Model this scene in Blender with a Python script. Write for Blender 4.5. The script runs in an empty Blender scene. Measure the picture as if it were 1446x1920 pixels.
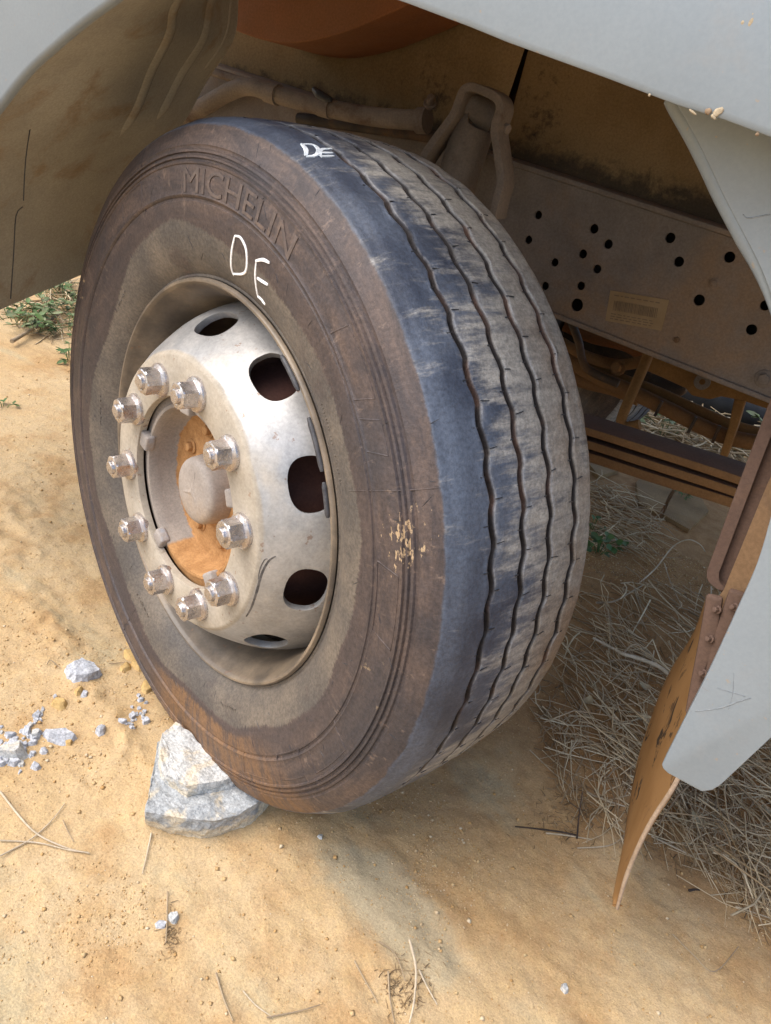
import bpy, bmesh, math, random
import numpy as np
from mathutils import Vector, Matrix, noise as mnoise

random.seed(7)
rng = np.random.default_rng(7)
SC = bpy.context.scene
COL = SC.collection
R_ = math.radians

# ------------------------------------------------------------------ camera
CAM = Vector((0.643, -0.903, 1.083))
ROT = Matrix(((0.8227216, 0.4205439, -0.3824552),
              (0.5273616, -0.3135405, 0.7896722),
              (0.2121767, -0.8513725, -0.4797352)))      # columns: image right, image down, forward
F_PX, CX, CY = 1436.47, 723.0, 960.0
cd = bpy.data.cameras.new('camera')
cam = bpy.data.objects.new('camera', cd)
COL.objects.link(cam)
cd.sensor_fit = 'HORIZONTAL'
cd.sensor_width = 36.0
cd.lens = 36.0 * F_PX / 1446.0
cd.clip_start, cd.clip_end = 0.02, 2000.0
r, d, f = ROT.col[0], ROT.col[1], ROT.col[2]
m = Matrix(((r[0], -d[0], -f[0], CAM[0]), (r[1], -d[1], -f[1], CAM[1]), (r[2], -d[2], -f[2], CAM[2]), (0, 0, 0, 1)))
cam.matrix_world = m
SC.camera = cam

# ------------------------------------------------------------------ daylight
SUN_DIR = Vector((-0.38, -0.44, 0.85)).normalized()       # towards the sun
w = bpy.data.worlds.new('World')
SC.world = w
w.use_nodes = True
nt = w.node_tree
bg = nt.nodes['Background']
sky = nt.nodes.new('ShaderNodeTexSky')
sky.sky_type = 'NISHITA'
sky.sun_disc = False
sky.sun_elevation = math.asin(SUN_DIR.z)
sky.sun_rotation = math.atan2(SUN_DIR.x, SUN_DIR.y)
sky.air_density, sky.dust_density, sky.ozone_density = 1.0, 3.0, 0.7
nt.links.new(sky.outputs[0], bg.inputs[0])
bg.inputs[1].default_value = 0.15
sl = bpy.data.lights.new('sun', 'SUN')
sl.energy = 1.5
sl.angle = R_(60)
sl.color = (1.0, 0.95, 0.88)
so = bpy.data.objects.new('sun', sl)
COL.objects.link(so)
so.rotation_euler = (-SUN_DIR).to_track_quat('-Z', 'Y').to_euler()
so.location = SUN_DIR * 20
SC.view_settings.view_transform = 'Standard'
SC.view_settings.look = 'None'
SC.view_settings.gamma = 1.0
SC.view_settings.use_curve_mapping = False
SC.view_settings.exposure = 1.0
SC.render.engine = 'CYCLES'
SC.cycles.max_bounces = 8
SC.cycles.diffuse_bounces = 5
SC.cycles.use_denoising = True

# ------------------------------------------------------------------ helpers
def ray(x, y):
    return ROT @ Vector(((x - CX) / F_PX, (y - CY) / F_PX, 1.0))
def aty(x, y, Y):
    v = ray(x, y); return CAM + v * ((Y - CAM.y) / v.y)
def atz(x, y, Z=0.0):
    v = ray(x, y); return CAM + v * ((Z - CAM.z) / v.z)
def atx(x, y, X):
    v = ray(x, y); return CAM + v * ((X - CAM.x) / v.x)

def link(name, me, parent=None, mat=None):
    o = bpy.data.objects.new(name, me)
    COL.objects.link(o)
    if parent: o.parent = parent
    if mat and me is not None and not me.materials: me.materials.append(mat)
    return o
def tag(o, label=None, cat=None, group=None, kind=None):
    if label: o['label'] = label
    if cat: o['category'] = cat
    if group: o['group'] = group
    if kind: o['kind'] = kind
    return o
def empty(name, loc=(0, 0, 0), parent=None):
    o = bpy.data.objects.new(name, None); COL.objects.link(o)
    o.location = loc; o.empty_display_size = 0.1
    if parent: o.parent = parent
    return o
def mesh(name, vs, fs, smooth=True):
    me = bpy.data.meshes.new(name)
    me.from_pydata([tuple(v) for v in vs], [], [tuple(q) for q in fs])
    me.validate(); me.update()
    if smooth: me.shade_smooth()
    return me
def npmesh(name, V, Q, smooth=True):
    """V (n,3), Q (m,k) arrays of equal-size polygons"""
    me = bpy.data.meshes.new(name)
    V = np.asarray(V, np.float32); Q = np.asarray(Q, np.int32); k = Q.shape[1]
    me.vertices.add(len(V)); me.vertices.foreach_set('co', V.ravel())
    me.loops.add(Q.size); me.loops.foreach_set('vertex_index', Q.ravel())
    me.polygons.add(len(Q)); me.polygons.foreach_set('loop_start', np.arange(0, Q.size, k, dtype=np.int32))
    me.update(calc_edges=True); me.validate()
    if smooth: me.shade_smooth()
    return me
def bm_mesh(name, bm, smooth=False):
    me = bpy.data.meshes.new(name)
    bmesh.ops.recalc_face_normals(bm, faces=bm.faces[:])
    bm.to_mesh(me); bm.free()
    if smooth: me.shade_smooth()
    return me
def sharp(me, deg=35):
    me.shade_smooth()
    try: me.set_sharp_from_angle(angle=R_(deg))
    except Exception: pass
    return me
def bake(o):
    """apply modifiers of o"""
    dg = bpy.context.evaluated_depsgraph_get()
    me = bpy.data.meshes.new_from_object(o.evaluated_get(dg))
    o.modifiers.clear(); o.data = me
    return me
def bevel(o, wdt, seg=2, ang=30):
    b = o.modifiers.new('bevel', 'BEVEL'); b.width = wdt; b.segments = seg
    b.limit_method = 'ANGLE'; b.angle_limit = R_(ang)
    return sharp(bake(o), 40)

def bm_box(bm, c, s, rot=None):
    M = Matrix.Translation(c) @ (rot.to_4x4() if rot else Matrix()) @ Matrix.Diagonal((s[0], s[1], s[2], 1))
    return bmesh.ops.create_cube(bm, size=1.0, matrix=M)['verts']
def tube_arrays(pts, rad, n=10, cap=True):
    pts = [Vector(p) for p in pts]
    if not hasattr(rad, '__len__'): rad = [rad] * len(pts)
    V, F = [], []
    up = Vector((0.13, 0.31, 0.94))
    prev = None
    for i, p in enumerate(pts):
        t = (pts[min(i + 1, len(pts) - 1)] - pts[max(i - 1, 0)]).normalized()
        if prev is None:
            a = t.cross(up)
            if a.length < 1e-3: a = t.cross(Vector((1, 0, 0)))
            a.normalize()
        else:
            a = (prev - t * prev.dot(t)).normalized()
        prev = a; b = t.cross(a)
        for k in range(n):
            an = 2 * math.pi * k / n
            V.append(p + (a * math.cos(an) + b * math.sin(an)) * rad[i])
    for i in range(len(pts) - 1):
        for k in range(n):
            F.append((i * n + k, i * n + (k + 1) % n, (i + 1) * n + (k + 1) % n, (i + 1) * n + k))
    if cap:
        F.append(tuple(range(n - 1, -1, -1))); F.append(tuple(range((len(pts) - 1) * n, len(pts) * n)))
    return V, F
def smooth_pts(pts, k=6):
    """Catmull-Rom"""
    pts = [Vector(p) for p in pts]; out = []
    for i in range(len(pts) - 1):
        p0, p1, p2, p3 = pts[max(i - 1, 0)], pts[i], pts[i + 1], pts[min(i + 2, len(pts) - 1)]
        for j in range(k):
            t = j / k
            out.append(0.5 * ((2 * p1) + (p2 - p0) * t + (2 * p0 - 5 * p1 + 4 * p2 - p3) * t * t + (3 * p1 - p0 - 3 * p2 + p3) * t ** 3))
    out.append(pts[-1]); return out
def tube(name, pts, rad, mat, parent=None, n=12, k=6):
    if k and len(pts) > 2:
        if hasattr(rad, '__len__'):
            rr = []
            for i in range(len(pts) - 1):
                rr += [rad[i] + (rad[i + 1] - rad[i]) * j / k for j in range(k)]
            rad = rr + [rad[-1]]
        pts = smooth_pts(pts, k)
    V, F = tube_arrays(pts, rad, n)
    return link(name, sharp(mesh(name, V, F), 50), parent, mat)
def prism(name, poly, vec, mat, parent=None, bev=0.0, seg=2):
    """polygon (list of Vector) extruded by vec"""
    bm = bmesh.new()
    vs = [bm.verts.new(p) for p in poly]
    fc = bm.faces.new(vs)
    ex = bmesh.ops.extrude_face_region(bm, geom=[fc])
    bmesh.ops.translate(bm, vec=vec, verts=[g for g in ex['geom'] if isinstance(g, bmesh.types.BMVert)])
    o = link(name, bm_mesh(name, bm), parent, mat)
    if bev: bevel(o, bev, seg)
    return o
def loft_arrays(A, B, nv, thick, fn=None):
    """sheet between polylines A and B (same count), nv cross cuts, given thickness, optional displacement along the normal fn(u,v)"""
    A = [Vector(a) for a in A]; B = [Vector(b) for b in B]; nu = len(A)
    P = [[A[i].lerp(B[i], j / nv) for j in range(nv + 1)] for i in range(nu)]
    N = [[None] * (nv + 1) for _ in range(nu)]
    for i in range(nu):
        for j in range(nv + 1):
            du = P[min(i + 1, nu - 1)][j] - P[max(i - 1, 0)][j]
            dv = P[i][min(j + 1, nv)] - P[i][max(j - 1, 0)]
            N[i][j] = du.cross(dv).normalized()
    V, F = [], []
    W = nv + 1
    for s in (0, 1):
        for i in range(nu):
            for j in range(W):
                h = fn(i / (nu - 1), j / nv) if fn else 0.0
                V.append(P[i][j] + N[i][j] * (h + (0 if s == 0 else -thick)))
    off = nu * W
    for i in range(nu - 1):
        for j in range(nv):
            a, b, c, e = i * W + j, i * W + j + 1, (i + 1) * W + j + 1, (i + 1) * W + j
            F.append((a, b, c, e)); F.append((e + off, c + off, b + off, a + off))
    rim = [i * W for i in range(nu)] + [(nu - 1) * W + j for j in range(1, W)] + [i * W + nv for i in range(nu - 2, -1, -1)] + [j for j in range(nv - 1, 0, -1)]
    for k in range(len(rim)):
        a, b = rim[k], rim[(k + 1) % len(rim)]
        F.append((a, b, b + off, a + off))
    return V, F
def loft(name, A, B, nv, thick, mat, parent=None, fn=None, ku=6):
    if ku: A = smooth_pts(A, ku); B = smooth_pts(B, ku)
    V, F = loft_arrays(A, B, nv, thick, fn)
    me = mesh(name, V, F)
    bm = bmesh.new(); bm.from_mesh(me); bmesh.ops.recalc_face_normals(bm, faces=bm.faces[:]); bm.to_mesh(me); bm.free()
    return link(name, sharp(me, 40), parent, mat)
def revolve(name, prof, n=96, closed=False):
    """prof: list of (r, o) -> mesh round local Z"""
    prof = np.array(prof, float); k = len(prof)
    th = np.linspace(0, 2 * np.pi, n, endpoint=False)
    V = np.zeros((n, k, 3))
    V[:, :, 0] = prof[None, :, 0] * np.sin(th)[:, None]
    V[:, :, 1] = prof[None, :, 0] * np.cos(th)[:, None]
    V[:, :, 2] = prof[None, :, 1]
    idx = np.arange(n * k).reshape(n, k)
    kk = k if closed else k - 1
    a = idx[:, np.arange(kk)]; b = idx[:, (np.arange(kk) + 1) % k]
    a2 = np.roll(idx, -1, 0)[:, np.arange(kk)]; b2 = np.roll(idx, -1, 0)[:, (np.arange(kk) + 1) % k]
    Q = np.stack([a, b, b2, a2], -1).reshape(-1, 4)
    me = npmesh(name, V.reshape(-1, 3), Q)
    bm = bmesh.new(); bm.from_mesh(me)
    bmesh.ops.remove_doubles(bm, verts=bm.verts[:], dist=1e-6)
    bmesh.ops.recalc_face_normals(bm, faces=bm.faces[:]); bm.to_mesh(me); bm.free()
    return sharp(me, 35)

# 2-D value noise in numpy, for the terrain
def vnoise(x, y, seed=0):
    xi, yi = np.floor(x).astype(np.int64), np.floor(y).astype(np.int64)
    u, v = x - xi, y - yi
    u, v = u * u * u * (u * (u * 6 - 15) + 10), v * v * v * (v * (v * 6 - 15) + 10)
    def h(a, b):
        n = (a * 374761393 + b * 668265263 + seed * 974711) & 0x7fffffff
        n = ((n ^ (n >> 13)) * 1274126177) & 0x7fffffff
        return ((n ^ (n >> 16)) & 0xffff) / 65535.0 * 2 - 1
    return (h(xi, yi) * (1 - u) * (1 - v) + h(xi + 1, yi) * u * (1 - v) + h(xi, yi + 1) * (1 - u) * v + h(xi + 1, yi + 1) * u * v)
def fbm(x, y, oct=4, seed=0, gain=0.5):
    s, a = 0, 1.0
    for i in range(oct):
        s = s + a * vnoise(x * 2 ** i + 17.3 * i, y * 2 ** i - 9.1 * i, seed + i); a *= gain
    return s
def sstep(a, b, x):
    t = np.clip((x - a) / (b - a), 0, 1); return t * t * (3 - 2 * t)

# ------------------------------------------------------------------ materials
class NB:
    """small node builder"""
    def __init__(s, name):
        s.m = bpy.data.materials.new(name); s.m.use_nodes = True
        s.t = s.m.node_tree; s.p = s.t.nodes['Principled BSDF']
        s.tc = s.t.nodes.new('ShaderNodeTexCoord').outputs['Object']
    def n(s, typ, **kw):
        nd = s.t.nodes.new(typ)
        for k, v in kw.items(): setattr(nd, k, v)
        return nd
    def set(s, sock, v):
        if hasattr(v, 'node'): s.t.links.new(v, sock)
        elif isinstance(v, (tuple, list)) and len(v) == 3 and sock.type == 'RGBA': sock.default_value = (*v, 1)
        else: sock.default_value = v
    def noise(s, scale, detail=4, rough=0.55, vec=None, dist=0.0, out='Fac'):
        nd = s.n('ShaderNodeTexNoise'); s.set(nd.inputs['Vector'], vec or s.tc)
        nd.inputs['Scale'].default_value = scale; nd.inputs['Detail'].default_value = detail
        nd.inputs['Roughness'].default_value = rough; nd.inputs['Distortion'].default_value = dist
        return nd.outputs[out]
    def ramp(s, x, a, b, lo=0.0, hi=1.0):
        nd = s.n('ShaderNodeMapRange'); nd.interpolation_type = 'SMOOTHSTEP'
        s.set(nd.inputs[0], x); 
        for i, v in zip((1, 2, 3, 4), (a, b, lo, hi)): s.set(nd.inputs[i], v)
        return nd.outputs[0]
    def math(s, op, a, b=0.0, c=None):
        nd = s.n('ShaderNodeMath', operation=op); s.set(nd.inputs[0], a); s.set(nd.inputs[1], b)
        if c is not None: s.set(nd.inputs[2], c)
        return nd.outputs[0]
    def mix(s, fac, a, b, blend='MIX'):
        nd = s.n('ShaderNodeMix', data_type='RGBA', blend_type=blend)
        s.set(nd.inputs[0], fac); s.set(nd.inputs[6], a); s.set(nd.inputs[7], b)
        return nd.outputs[2]
    def grain(s, c, scale=160, amt=0.35, vec=None):
        g = s.ramp(s.noise(scale, 4, 0.75, vec), 0.28, 0.72, 1 - amt, 1 + amt * .8)
        g2 = s.n('ShaderNodeCombineColor'); [s.set(g2.inputs[i], g) for i in range(3)]
        return s.mix(1.0, c, g2.outputs[0], 'MULTIPLY')
    def mapping(s, scale=(1, 1, 1), rot=(0, 0, 0), vec=None):
        nd = s.n('ShaderNodeMapping'); s.set(nd.inputs[0], vec or s.tc)
        nd.inputs['Scale'].default_value = scale; nd.inputs['Rotation'].default_value = rot
        return nd.outputs[0]
    def sep(s, vec=None):
        nd = s.n('ShaderNodeSeparateXYZ'); s.set(nd.inputs[0], vec or s.tc); return nd.outputs
    def bump(s, h, strength=0.3, dist=0.01):
        nd = s.n('ShaderNodeBump'); nd.inputs['Strength'].default_value = strength; nd.inputs['Distance'].default_value = dist
        s.set(nd.inputs['Height'], h); s.t.links.new(nd.outputs[0], s.p.inputs['Normal'])
    def done(s, col=None, rough=None, metal=None, spec=None):
        for k, v in (('Base Color', col), ('Roughness', rough), ('Metallic', metal), ('Specular IOR Level', spec)):
            if v is not None: s.set(s.p.inputs[k], v)
        return s.m

def simple(name, c1, c2, scale=6, rough=0.6, metal=0.0, dust=None, dust_amt=0.5, dscale=3, bump=0.15, bdist=0.002, spec=0.5, streak=None, grain=0.16):
    b = NB(name)
    v = b.mapping(streak) if streak else b.tc
    c = b.mix(b.ramp(b.noise(scale, 6, 0.6, v), 0.35, 0.65), c1, c2)
    rr = b.ramp(b.noise(scale * 2.3, 4), 0.3, 0.7, rough - 0.1, min(1, rough + 0.12))
    if dust:
        f1 = b.ramp(b.noise(dscale, 7, 0.65, dist=0.4), 0.62 - dust_amt * 0.45, 0.80 - dust_amt * 0.35)
        f2 = b.ramp(b.noise(dscale * 9, 5, 0.7), 0.25, 0.65, 0.55, 1.0)
        fac = b.math('MULTIPLY', f1, f2)
        c = b.mix(fac, c, dust)
        rr = b.math('MAXIMUM', rr, b.math('MULTIPLY', fac, 0.88))
    c = b.grain(c, 240, grain)
    if bump: b.bump(b.noise(scale * 8, 6, 0.65), bump, bdist)
    return b.done(c, rr, metal, spec)

# colours
DUST = (0.40, 0.26, 0.13)
MAT = {}
def M(k): return MAT[k]

RUT_A, RUT_B = atz(440, 1640), atz(640, 1880)
RUT_D = (RUT_B - RUT_A); RUT_D.z = 0; RUT_D.normalize(); RUT_N = Vector((-RUT_D.y, RUT_D.x, 0))
def mat_ground():
    b = NB('dirt')
    gx0, gy0, gz0 = b.sep()
    n1 = b.noise(1.6, 5, 0.6, dist=0.6); n2 = b.noise(5.5, 6, 0.6); n3 = b.noise(38, 6, 0.7); n4 = b.noise(190, 3, 0.7)
    c = b.mix(b.ramp(n1, 0.36, 0.62), (0.455, 0.31, 0.16), (0.53, 0.395, 0.23))
    c = b.mix(b.ramp(n2, 0.46, 0.64, 0, 0.80), c, (0.405, 0.245, 0.11))
    # greyish trodden clay
    v = b.mapping((1.2, 3.2, 1), (0, 0, R_(-52)))
    c = b.mix(b.ramp(b.noise(1.9, 5, 0.6, v, 0.3), 0.53, 0.68, 0, 0.75), c, (0.42, 0.355, 0.225))
    c = b.mix(b.ramp(n3, 0.35, 0.75, 0.0, 0.5), c, (0.58, 0.41, 0.20))
    c = b.mix(b.ramp(n4, 0.55, 0.75, 0, 0.45), c, (0.30, 0.165, 0.065))
    c = b.mix(b.ramp(n4, 0.40, 0.25, 0, 0.30), c, (0.66, 0.50, 0.29))
    # one smooth greyish trodden streak running out from the tyre
    pc = atz(735, 1690, 0); sx = b.math('ADD', b.math('MULTIPLY', b.math('SUBTRACT', gx0, pc.x), RUT_D.x), b.math('MULTIPLY', b.math('SUBTRACT', gy0, pc.y), RUT_D.y))
    sy = b.math('ADD', b.math('MULTIPLY', b.math('SUBTRACT', gx0, pc.x), RUT_N.x), b.math('MULTIPLY', b.math('SUBTRACT', gy0, pc.y), RUT_N.y))
    e1, e2 = b.math('MULTIPLY', sx, 1 / .17), b.math('MULTIPLY', sy, 1 / .075)
    ed_ = b.math('SQRT', b.math('ADD', b.math('MULTIPLY', e1, e1), b.math('MULTIPLY', e2, e2)))
    stv = b.noise(9, 6, 0.7, b.mapping((1, 1, 1)), 0.4)
    c = b.mix(b.math('MULTIPLY', b.ramp(b.math('ADD', ed_, b.math('MULTIPLY', b.math('SUBTRACT', stv, .5), 1.6)), 1.15, 0.55), 0.75), c, (0.395, 0.345, 0.235))
    # redder, darker soil patches under the truck, its shaded tone put into the colour
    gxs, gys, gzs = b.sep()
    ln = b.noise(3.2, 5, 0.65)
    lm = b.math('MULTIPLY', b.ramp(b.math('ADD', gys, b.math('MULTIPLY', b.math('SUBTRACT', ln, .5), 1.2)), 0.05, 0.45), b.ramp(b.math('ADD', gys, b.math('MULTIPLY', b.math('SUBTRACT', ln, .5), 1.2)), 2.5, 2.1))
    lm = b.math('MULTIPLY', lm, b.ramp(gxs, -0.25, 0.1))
    shade_soil = b.mix(b.ramp(b.noise(22, 6, 0.7), 0.35, 0.65), (0.27, 0.135, 0.048), (0.38, 0.215, 0.09))
    c = b.mix(b.math('MULTIPLY', lm, 0.85), c, shade_soil)
    h = b.math('ADD', b.math('MULTIPLY', b.noise(26, 8, 0.72), 1.0), b.math('MULTIPLY', b.noise(120, 4, 0.7), 0.35))
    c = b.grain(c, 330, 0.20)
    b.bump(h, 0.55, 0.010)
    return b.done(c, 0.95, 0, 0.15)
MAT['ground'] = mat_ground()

def mat_tyre():
    b = NB('tyre_rubber')
    x, y, z = b.sep()
    rr = b.math('SQRT', b.math('ADD', b.math('MULTIPLY', x, x), b.math('MULTIPLY', y, y)))
    ang = b.math('ARCTAN2', x, y)
    comb = b.n('ShaderNodeCombineXYZ'); b.set(comb.inputs[0], b.math('MULTIPLY', ang, 0.4)); b.set(comb.inputs[1], rr); b.set(comb.inputs[2], z)
    pol = comb.outputs[0]
    rub = b.mix(b.ramp(b.noise(7, 6, 0.6), 0.35, 0.65), (0.030, 0.031, 0.038), (0.055, 0.055, 0.062))
    # --- sidewall
    st = b.noise(13, 7, 0.72, b.mapping((1, 3.2, 3), vec=pol), 0.6)            # rings of dust
    st2 = b.noise(12, 5, 0.7, b.mapping((7, 1.2, 1.2), vec=pol))          # radial wiping
    n = b.noise(6, 6, 0.65)
    brown = b.mix(b.ramp(st, 0.35, 0.66), (0.046, 0.036, 0.036), (0.105, 0.073, 0.059))
    brown = b.mix(b.ramp(n, 0.48, 0.70, 0, 0.7), brown, (0.060, 0.052, 0.056))
    brown = b.mix(b.math('MULTIPLY', b.ramp(st2, 0.58, 0.75), 0.45), brown, (0.19, 0.135, 0.105))
    brown = b.mix(b.ramp(b.noise(3.2, 4, 0.6), 0.52, 0.66, 0, 0.55), brown, (0.032, 0.031, 0.036))
    brown = b.mix(b.ramp(b.noise(70, 4, 0.7, b.mapping((1, .35, 1), vec=pol)), 0.60, 0.72, 0, 0.6), brown, (0.21, 0.15, 0.115))
    # pale clean zone round the bead with a ragged border; wanders with the angle
    wob = b.math('MULTIPLY', b.math('SUBTRACT', b.noise(2.4, 2, 0.5), 0.5), 0.13)
    rag = b.math('MULTIPLY', b.math('SUBTRACT', b.noise(60, 4, 0.7, b.mapping((3, 0.4, 1), vec=pol)), 0.5), 0.016)
    re = b.math('ADD', b.math('ADD', rr, wob), rag)
    pale_c = b.mix(b.ramp(b.noise(9, 6, 0.6), 0.35, 0.7), (0.082, 0.073, 0.065), (0.160, 0.132, 0.102))
    pale_c = b.mix(b.ramp(b.noise(14, 5, 0.7, b.mapping((5, 1, 1), vec=pol)), 0.60, 0.72, 0, 0.6), pale_c, (0.085, 0.072, 0.066))
    pale = b.math('MULTIPLY', b.ramp(re, 0.371, 0.366), b.ramp(b.noise(5, 5, 0.65), 0.30, 0.42, 0.35, 1.0))
    dark = b.math('MULTIPLY', b.ramp(re, 0.366, 0.373), b.ramp(re, 0.405, 0.385))
    side = b.mix(b.math('MULTIPLY', dark, 0.6), brown, (0.055, 0.042, 0.040))
    side = b.mix(pale, side, pale_c)
    # wet-orange mud stain low on the wall
    low = b.math('MULTIPLY', b.math('MULTIPLY', b.ramp(y, -0.26, -0.36), b.ramp(x, -0.10, 0.02)), b.ramp(re, 0.375, 0.385))
    side = b.mix(b.math('MULTIPLY', low, b.ramp(st2, 0.36, 0.56, 0.25, 0.95)), side, (0.185, 0.100, 0.046))
    # dried mud splash
    sp = b.math('MULTIPLY', b.ramp(b.noise(55, 3, 0.6), 0.64, 0.67), b.ramp(b.noise(4, 2), 0.58, 0.66))
    side = b.mix(b.math('MULTIPLY', sp, b.ramp(rr, 0.40, 0.42)), side, (0.55, 0.40, 0.22))
    # one pale splash of dried mud on the shoulder
    dx = b.math('MULTIPLY', b.math('SUBTRACT', x, 0.420), 1 / .019); dy = b.math('MULTIPLY', b.math('SUBTRACT', y, 0.170), 1 / .030)
    dd = b.math('SQRT', b.math('ADD', b.math('MULTIPLY', dx, dx), b.math('MULTIPLY', dy, dy)))
    spk = b.ramp(b.math('SUBTRACT', b.noise(95, 4, 0.65, b.mapping((1, 2, 1), vec=pol)), b.math('MULTIPLY', dd, 0.11)), 0.47, 0.50)
    side = b.mix(b.math('MULTIPLY', spk, 0.85), side, (0.50, 0.36, 0.21))
    # --- tread
    tn = b.noise(5, 6, 0.62, b.mapping((3.2, 1, 1.4), vec=pol), 0.5)
    tn2 = b.noise(26, 6, 0.75, b.mapping((4, 1, 0.55), vec=pol))
    blue = b.mix(b.ramp(b.noise(8, 5), 0.35, 0.65), (0.036, 0.046, 0.070), (0.082, 0.100, 0.136))
    dusty = b.mix(b.ramp(tn2, 0.3, 0.7), (0.20, 0.196, 0.188), (0.345, 0.33, 0.30))
    inner = b.math('ADD', b.ramp(z, -0.06, -0.28, -0.06, 0.28), b.ramp(z, -0.085, -0.15, -0.09, 0.0))
    tf = b.ramp(b.math('ADD', b.math('ADD', tn, b.math('MULTIPLY', b.math('SUBTRACT', tn2, 0.5), 0.9)), inner), 0.40, 0.72)
    tread = b.mix(tf, blue, dusty)
    tread = b.mix(b.math('MULTIPLY', b.ramp(z, -0.16, -0.30), b.ramp(b.noise(7, 4), 0.42, 0.62, 0, 0.6)), tread, (0.24, 0.165, 0.10))
    at = b.n('ShaderNodeAttribute', attribute_name='edge').outputs['Fac']
    tread = b.mix(b.math('MULTIPLY', at, b.ramp(b.noise(16, 4, 0.7), 0.42, 0.6)), tread, (0.27, 0.27, 0.275))
    gr = b.n('ShaderNodeAttribute', attribute_name='groove').outputs['Fac']
    tread = b.mix(gr, tread, b.mix(b.ramp(b.noise(11, 4), 0.5, 0.66), (0.030, 0.026, 0.026), (0.085, 0.05, 0.038)))
    tz = b.n('ShaderNodeAttribute', attribute_name='tread').outputs['Fac']
    tz = b.ramp(b.math('ADD', tz, b.math('MULTIPLY', b.math('SUBTRACT', b.noise(30, 6, 0.75), 0.5), 0.75)), 0.38, 0.66)
    c = b.grain(b.mix(tz, side, tread), 210, 0.32)
    h = b.math('ADD', b.noise(150, 5, 0.7), b.math('MULTIPLY', b.noise(30, 4, 0.6, b.mapping((1, 6, 2), vec=pol)), 0.6))
    b.bump(h, 0.28, 0.003)
    ro = b.ramp(tz, 0, 1, 0.62, 0.52)
    return b.done(c, ro, 0, 0.5)
MAT['tyre'] = mat_tyre()

def mat_disc():
    b = NB('silver_wheel_paint')
    x, y, z = b.sep()
    rr = b.math('SQRT', b.math('ADD', b.math('MULTIPLY', x, x), b.math('MULTIPLY', y, y)))
    n = b.noise(6, 6, 0.6); n2 = b.noise(25, 6, 0.7)
    silver = b.mix(b.ramp(n2, 0.3, 0.7), (0.36, 0.365, 0.365), (0.48, 0.48, 0.475))
    dust = b.mix(b.ramp(n2, 0.3, 0.7), (0.34, 0.295, 0.228), (0.44, 0.385, 0.305))
    face = b.ramp(b.math('ADD', rr, b.math('MULTIPLY', b.math('SUBTRACT', n, .5), .012)), 0.211, 0.206)
    df = b.math('MAXIMUM', b.math('MULTIPLY', face, b.ramp(n, 0.2, 0.55, 0.72, 1.0)), b.ramp(n, 0.45, 0.72, 0.12, 0.85))
    c = b.mix(df, silver, dust)
    # rim barrel and gutter: brown-black grime
    wallm = b.ramp(b.math('ADD', rr, b.math('MULTIPLY', z, 0.35)), 0.236, 0.243)
    grime = b.mix(b.ramp(b.noise(8, 6, 0.6), 0.35, 0.7), (0.115, 0.095, 0.075), (0.31, 0.24, 0.165))
    at = b.n('ShaderNodeAttribute', attribute_name='barrel').outputs['Fac']
    c = b.mix(at, c, grime)
    sp = b.ramp(b.noise(70, 3, 0.6), 0.66, 0.70)
    c = b.mix(b.math('MULTIPLY', sp, 0.6), c, (0.22, 0.12, 0.07))
    # hair cracks and run marks
    vr = b.n('ShaderNodeTexVoronoi', feature='DISTANCE_TO_EDGE'); vr.inputs['Scale'].default_value = 7
    b.set(vr.inputs['Vector'], b.noise(3, 4, 0.6, out='Color'))
    c = b.mix(b.math('MULTIPLY', b.ramp(vr.outputs[0], 0.006, 0.0), b.ramp(b.noise(4, 2), 0.5, 0.6, 0, 0.55)), c, (0.20, 0.14, 0.09))
    met = b.math('MULTIPLY', b.math('SUBTRACT', 1.0, b.math('MAXIMUM', df, at)), 0.55)
    ro = b.math('SUBTRACT', b.ramp(df, 0, 1, 0.46, 0.75), b.math('MULTIPLY', at, 0.12))
    c = b.grain(c, 190, 0.13)
    b.bump(b.noise(90, 5, 0.65), 0.10, 0.002)
    return b.done(c, ro, met, 0.5)
MAT['disc'] = mat_disc()

def mat_hub():
    b = NB('hub_casting')
    x, y, z = b.sep()
    grey = b.mix(b.ramp(b.noise(14, 5), 0.35, 0.65), (0.26, 0.228, 0.20), (0.34, 0.295, 0.25))
    dust = b.mix(b.ramp(b.noise(60, 5, 0.7), 0.3, 0.7), (0.33, 0.165, 0.060), (0.45, 0.245, 0.100))
    rr = b.math('SQRT', b.math('ADD', b.math('MULTIPLY', x, x), b.math('MULTIPLY', y, y)))
    wob = b.math('MULTIPLY', b.math('SUBTRACT', b.noise(34, 5, 0.7), 0.5), 0.014)
    fac = b.math('MAXIMUM', b.ramp(b.math('ADD', rr, wob), 0.1165, 0.1145), b.ramp(b.math('ADD', b.math('ADD', x, b.math('MULTIPLY', y, -.62)), wob), 0.026, 0.034))
    c = b.grain(b.mix(fac, grey, dust), 300, 0.18)
    b.bump(b.noise(160, 5, 0.7), 0.3, 0.002)
    return b.done(c, 0.85, 0, 0.3)
MAT['hub'] = mat_hub()
MAT['hubgrey'] = simple('dusty_hub_lug', (0.29, 0.26, 0.235), (0.36, 0.32, 0.285), 18, 0.75, dust=(0.30, 0.33, 0.38), dust_amt=0.3, dscale=30, bump=0.15)
MAT['cap'] = simple('hub_cap_paint', (0.28, 0.245, 0.215), (0.345, 0.30, 0.26), 18, 0.7, dust=(0.42, 0.29, 0.17), dust_amt=0.3, bump=0.1)
MAT['nut'] = simple('chromed_nut', (0.50, 0.47, 0.455), (0.66, 0.62, 0.60), 40, 0.27, 0.85, dust=(0.40, 0.31, 0.26), dust_amt=0.26, dscale=40, bump=0.25, bdist=0.002)
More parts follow.
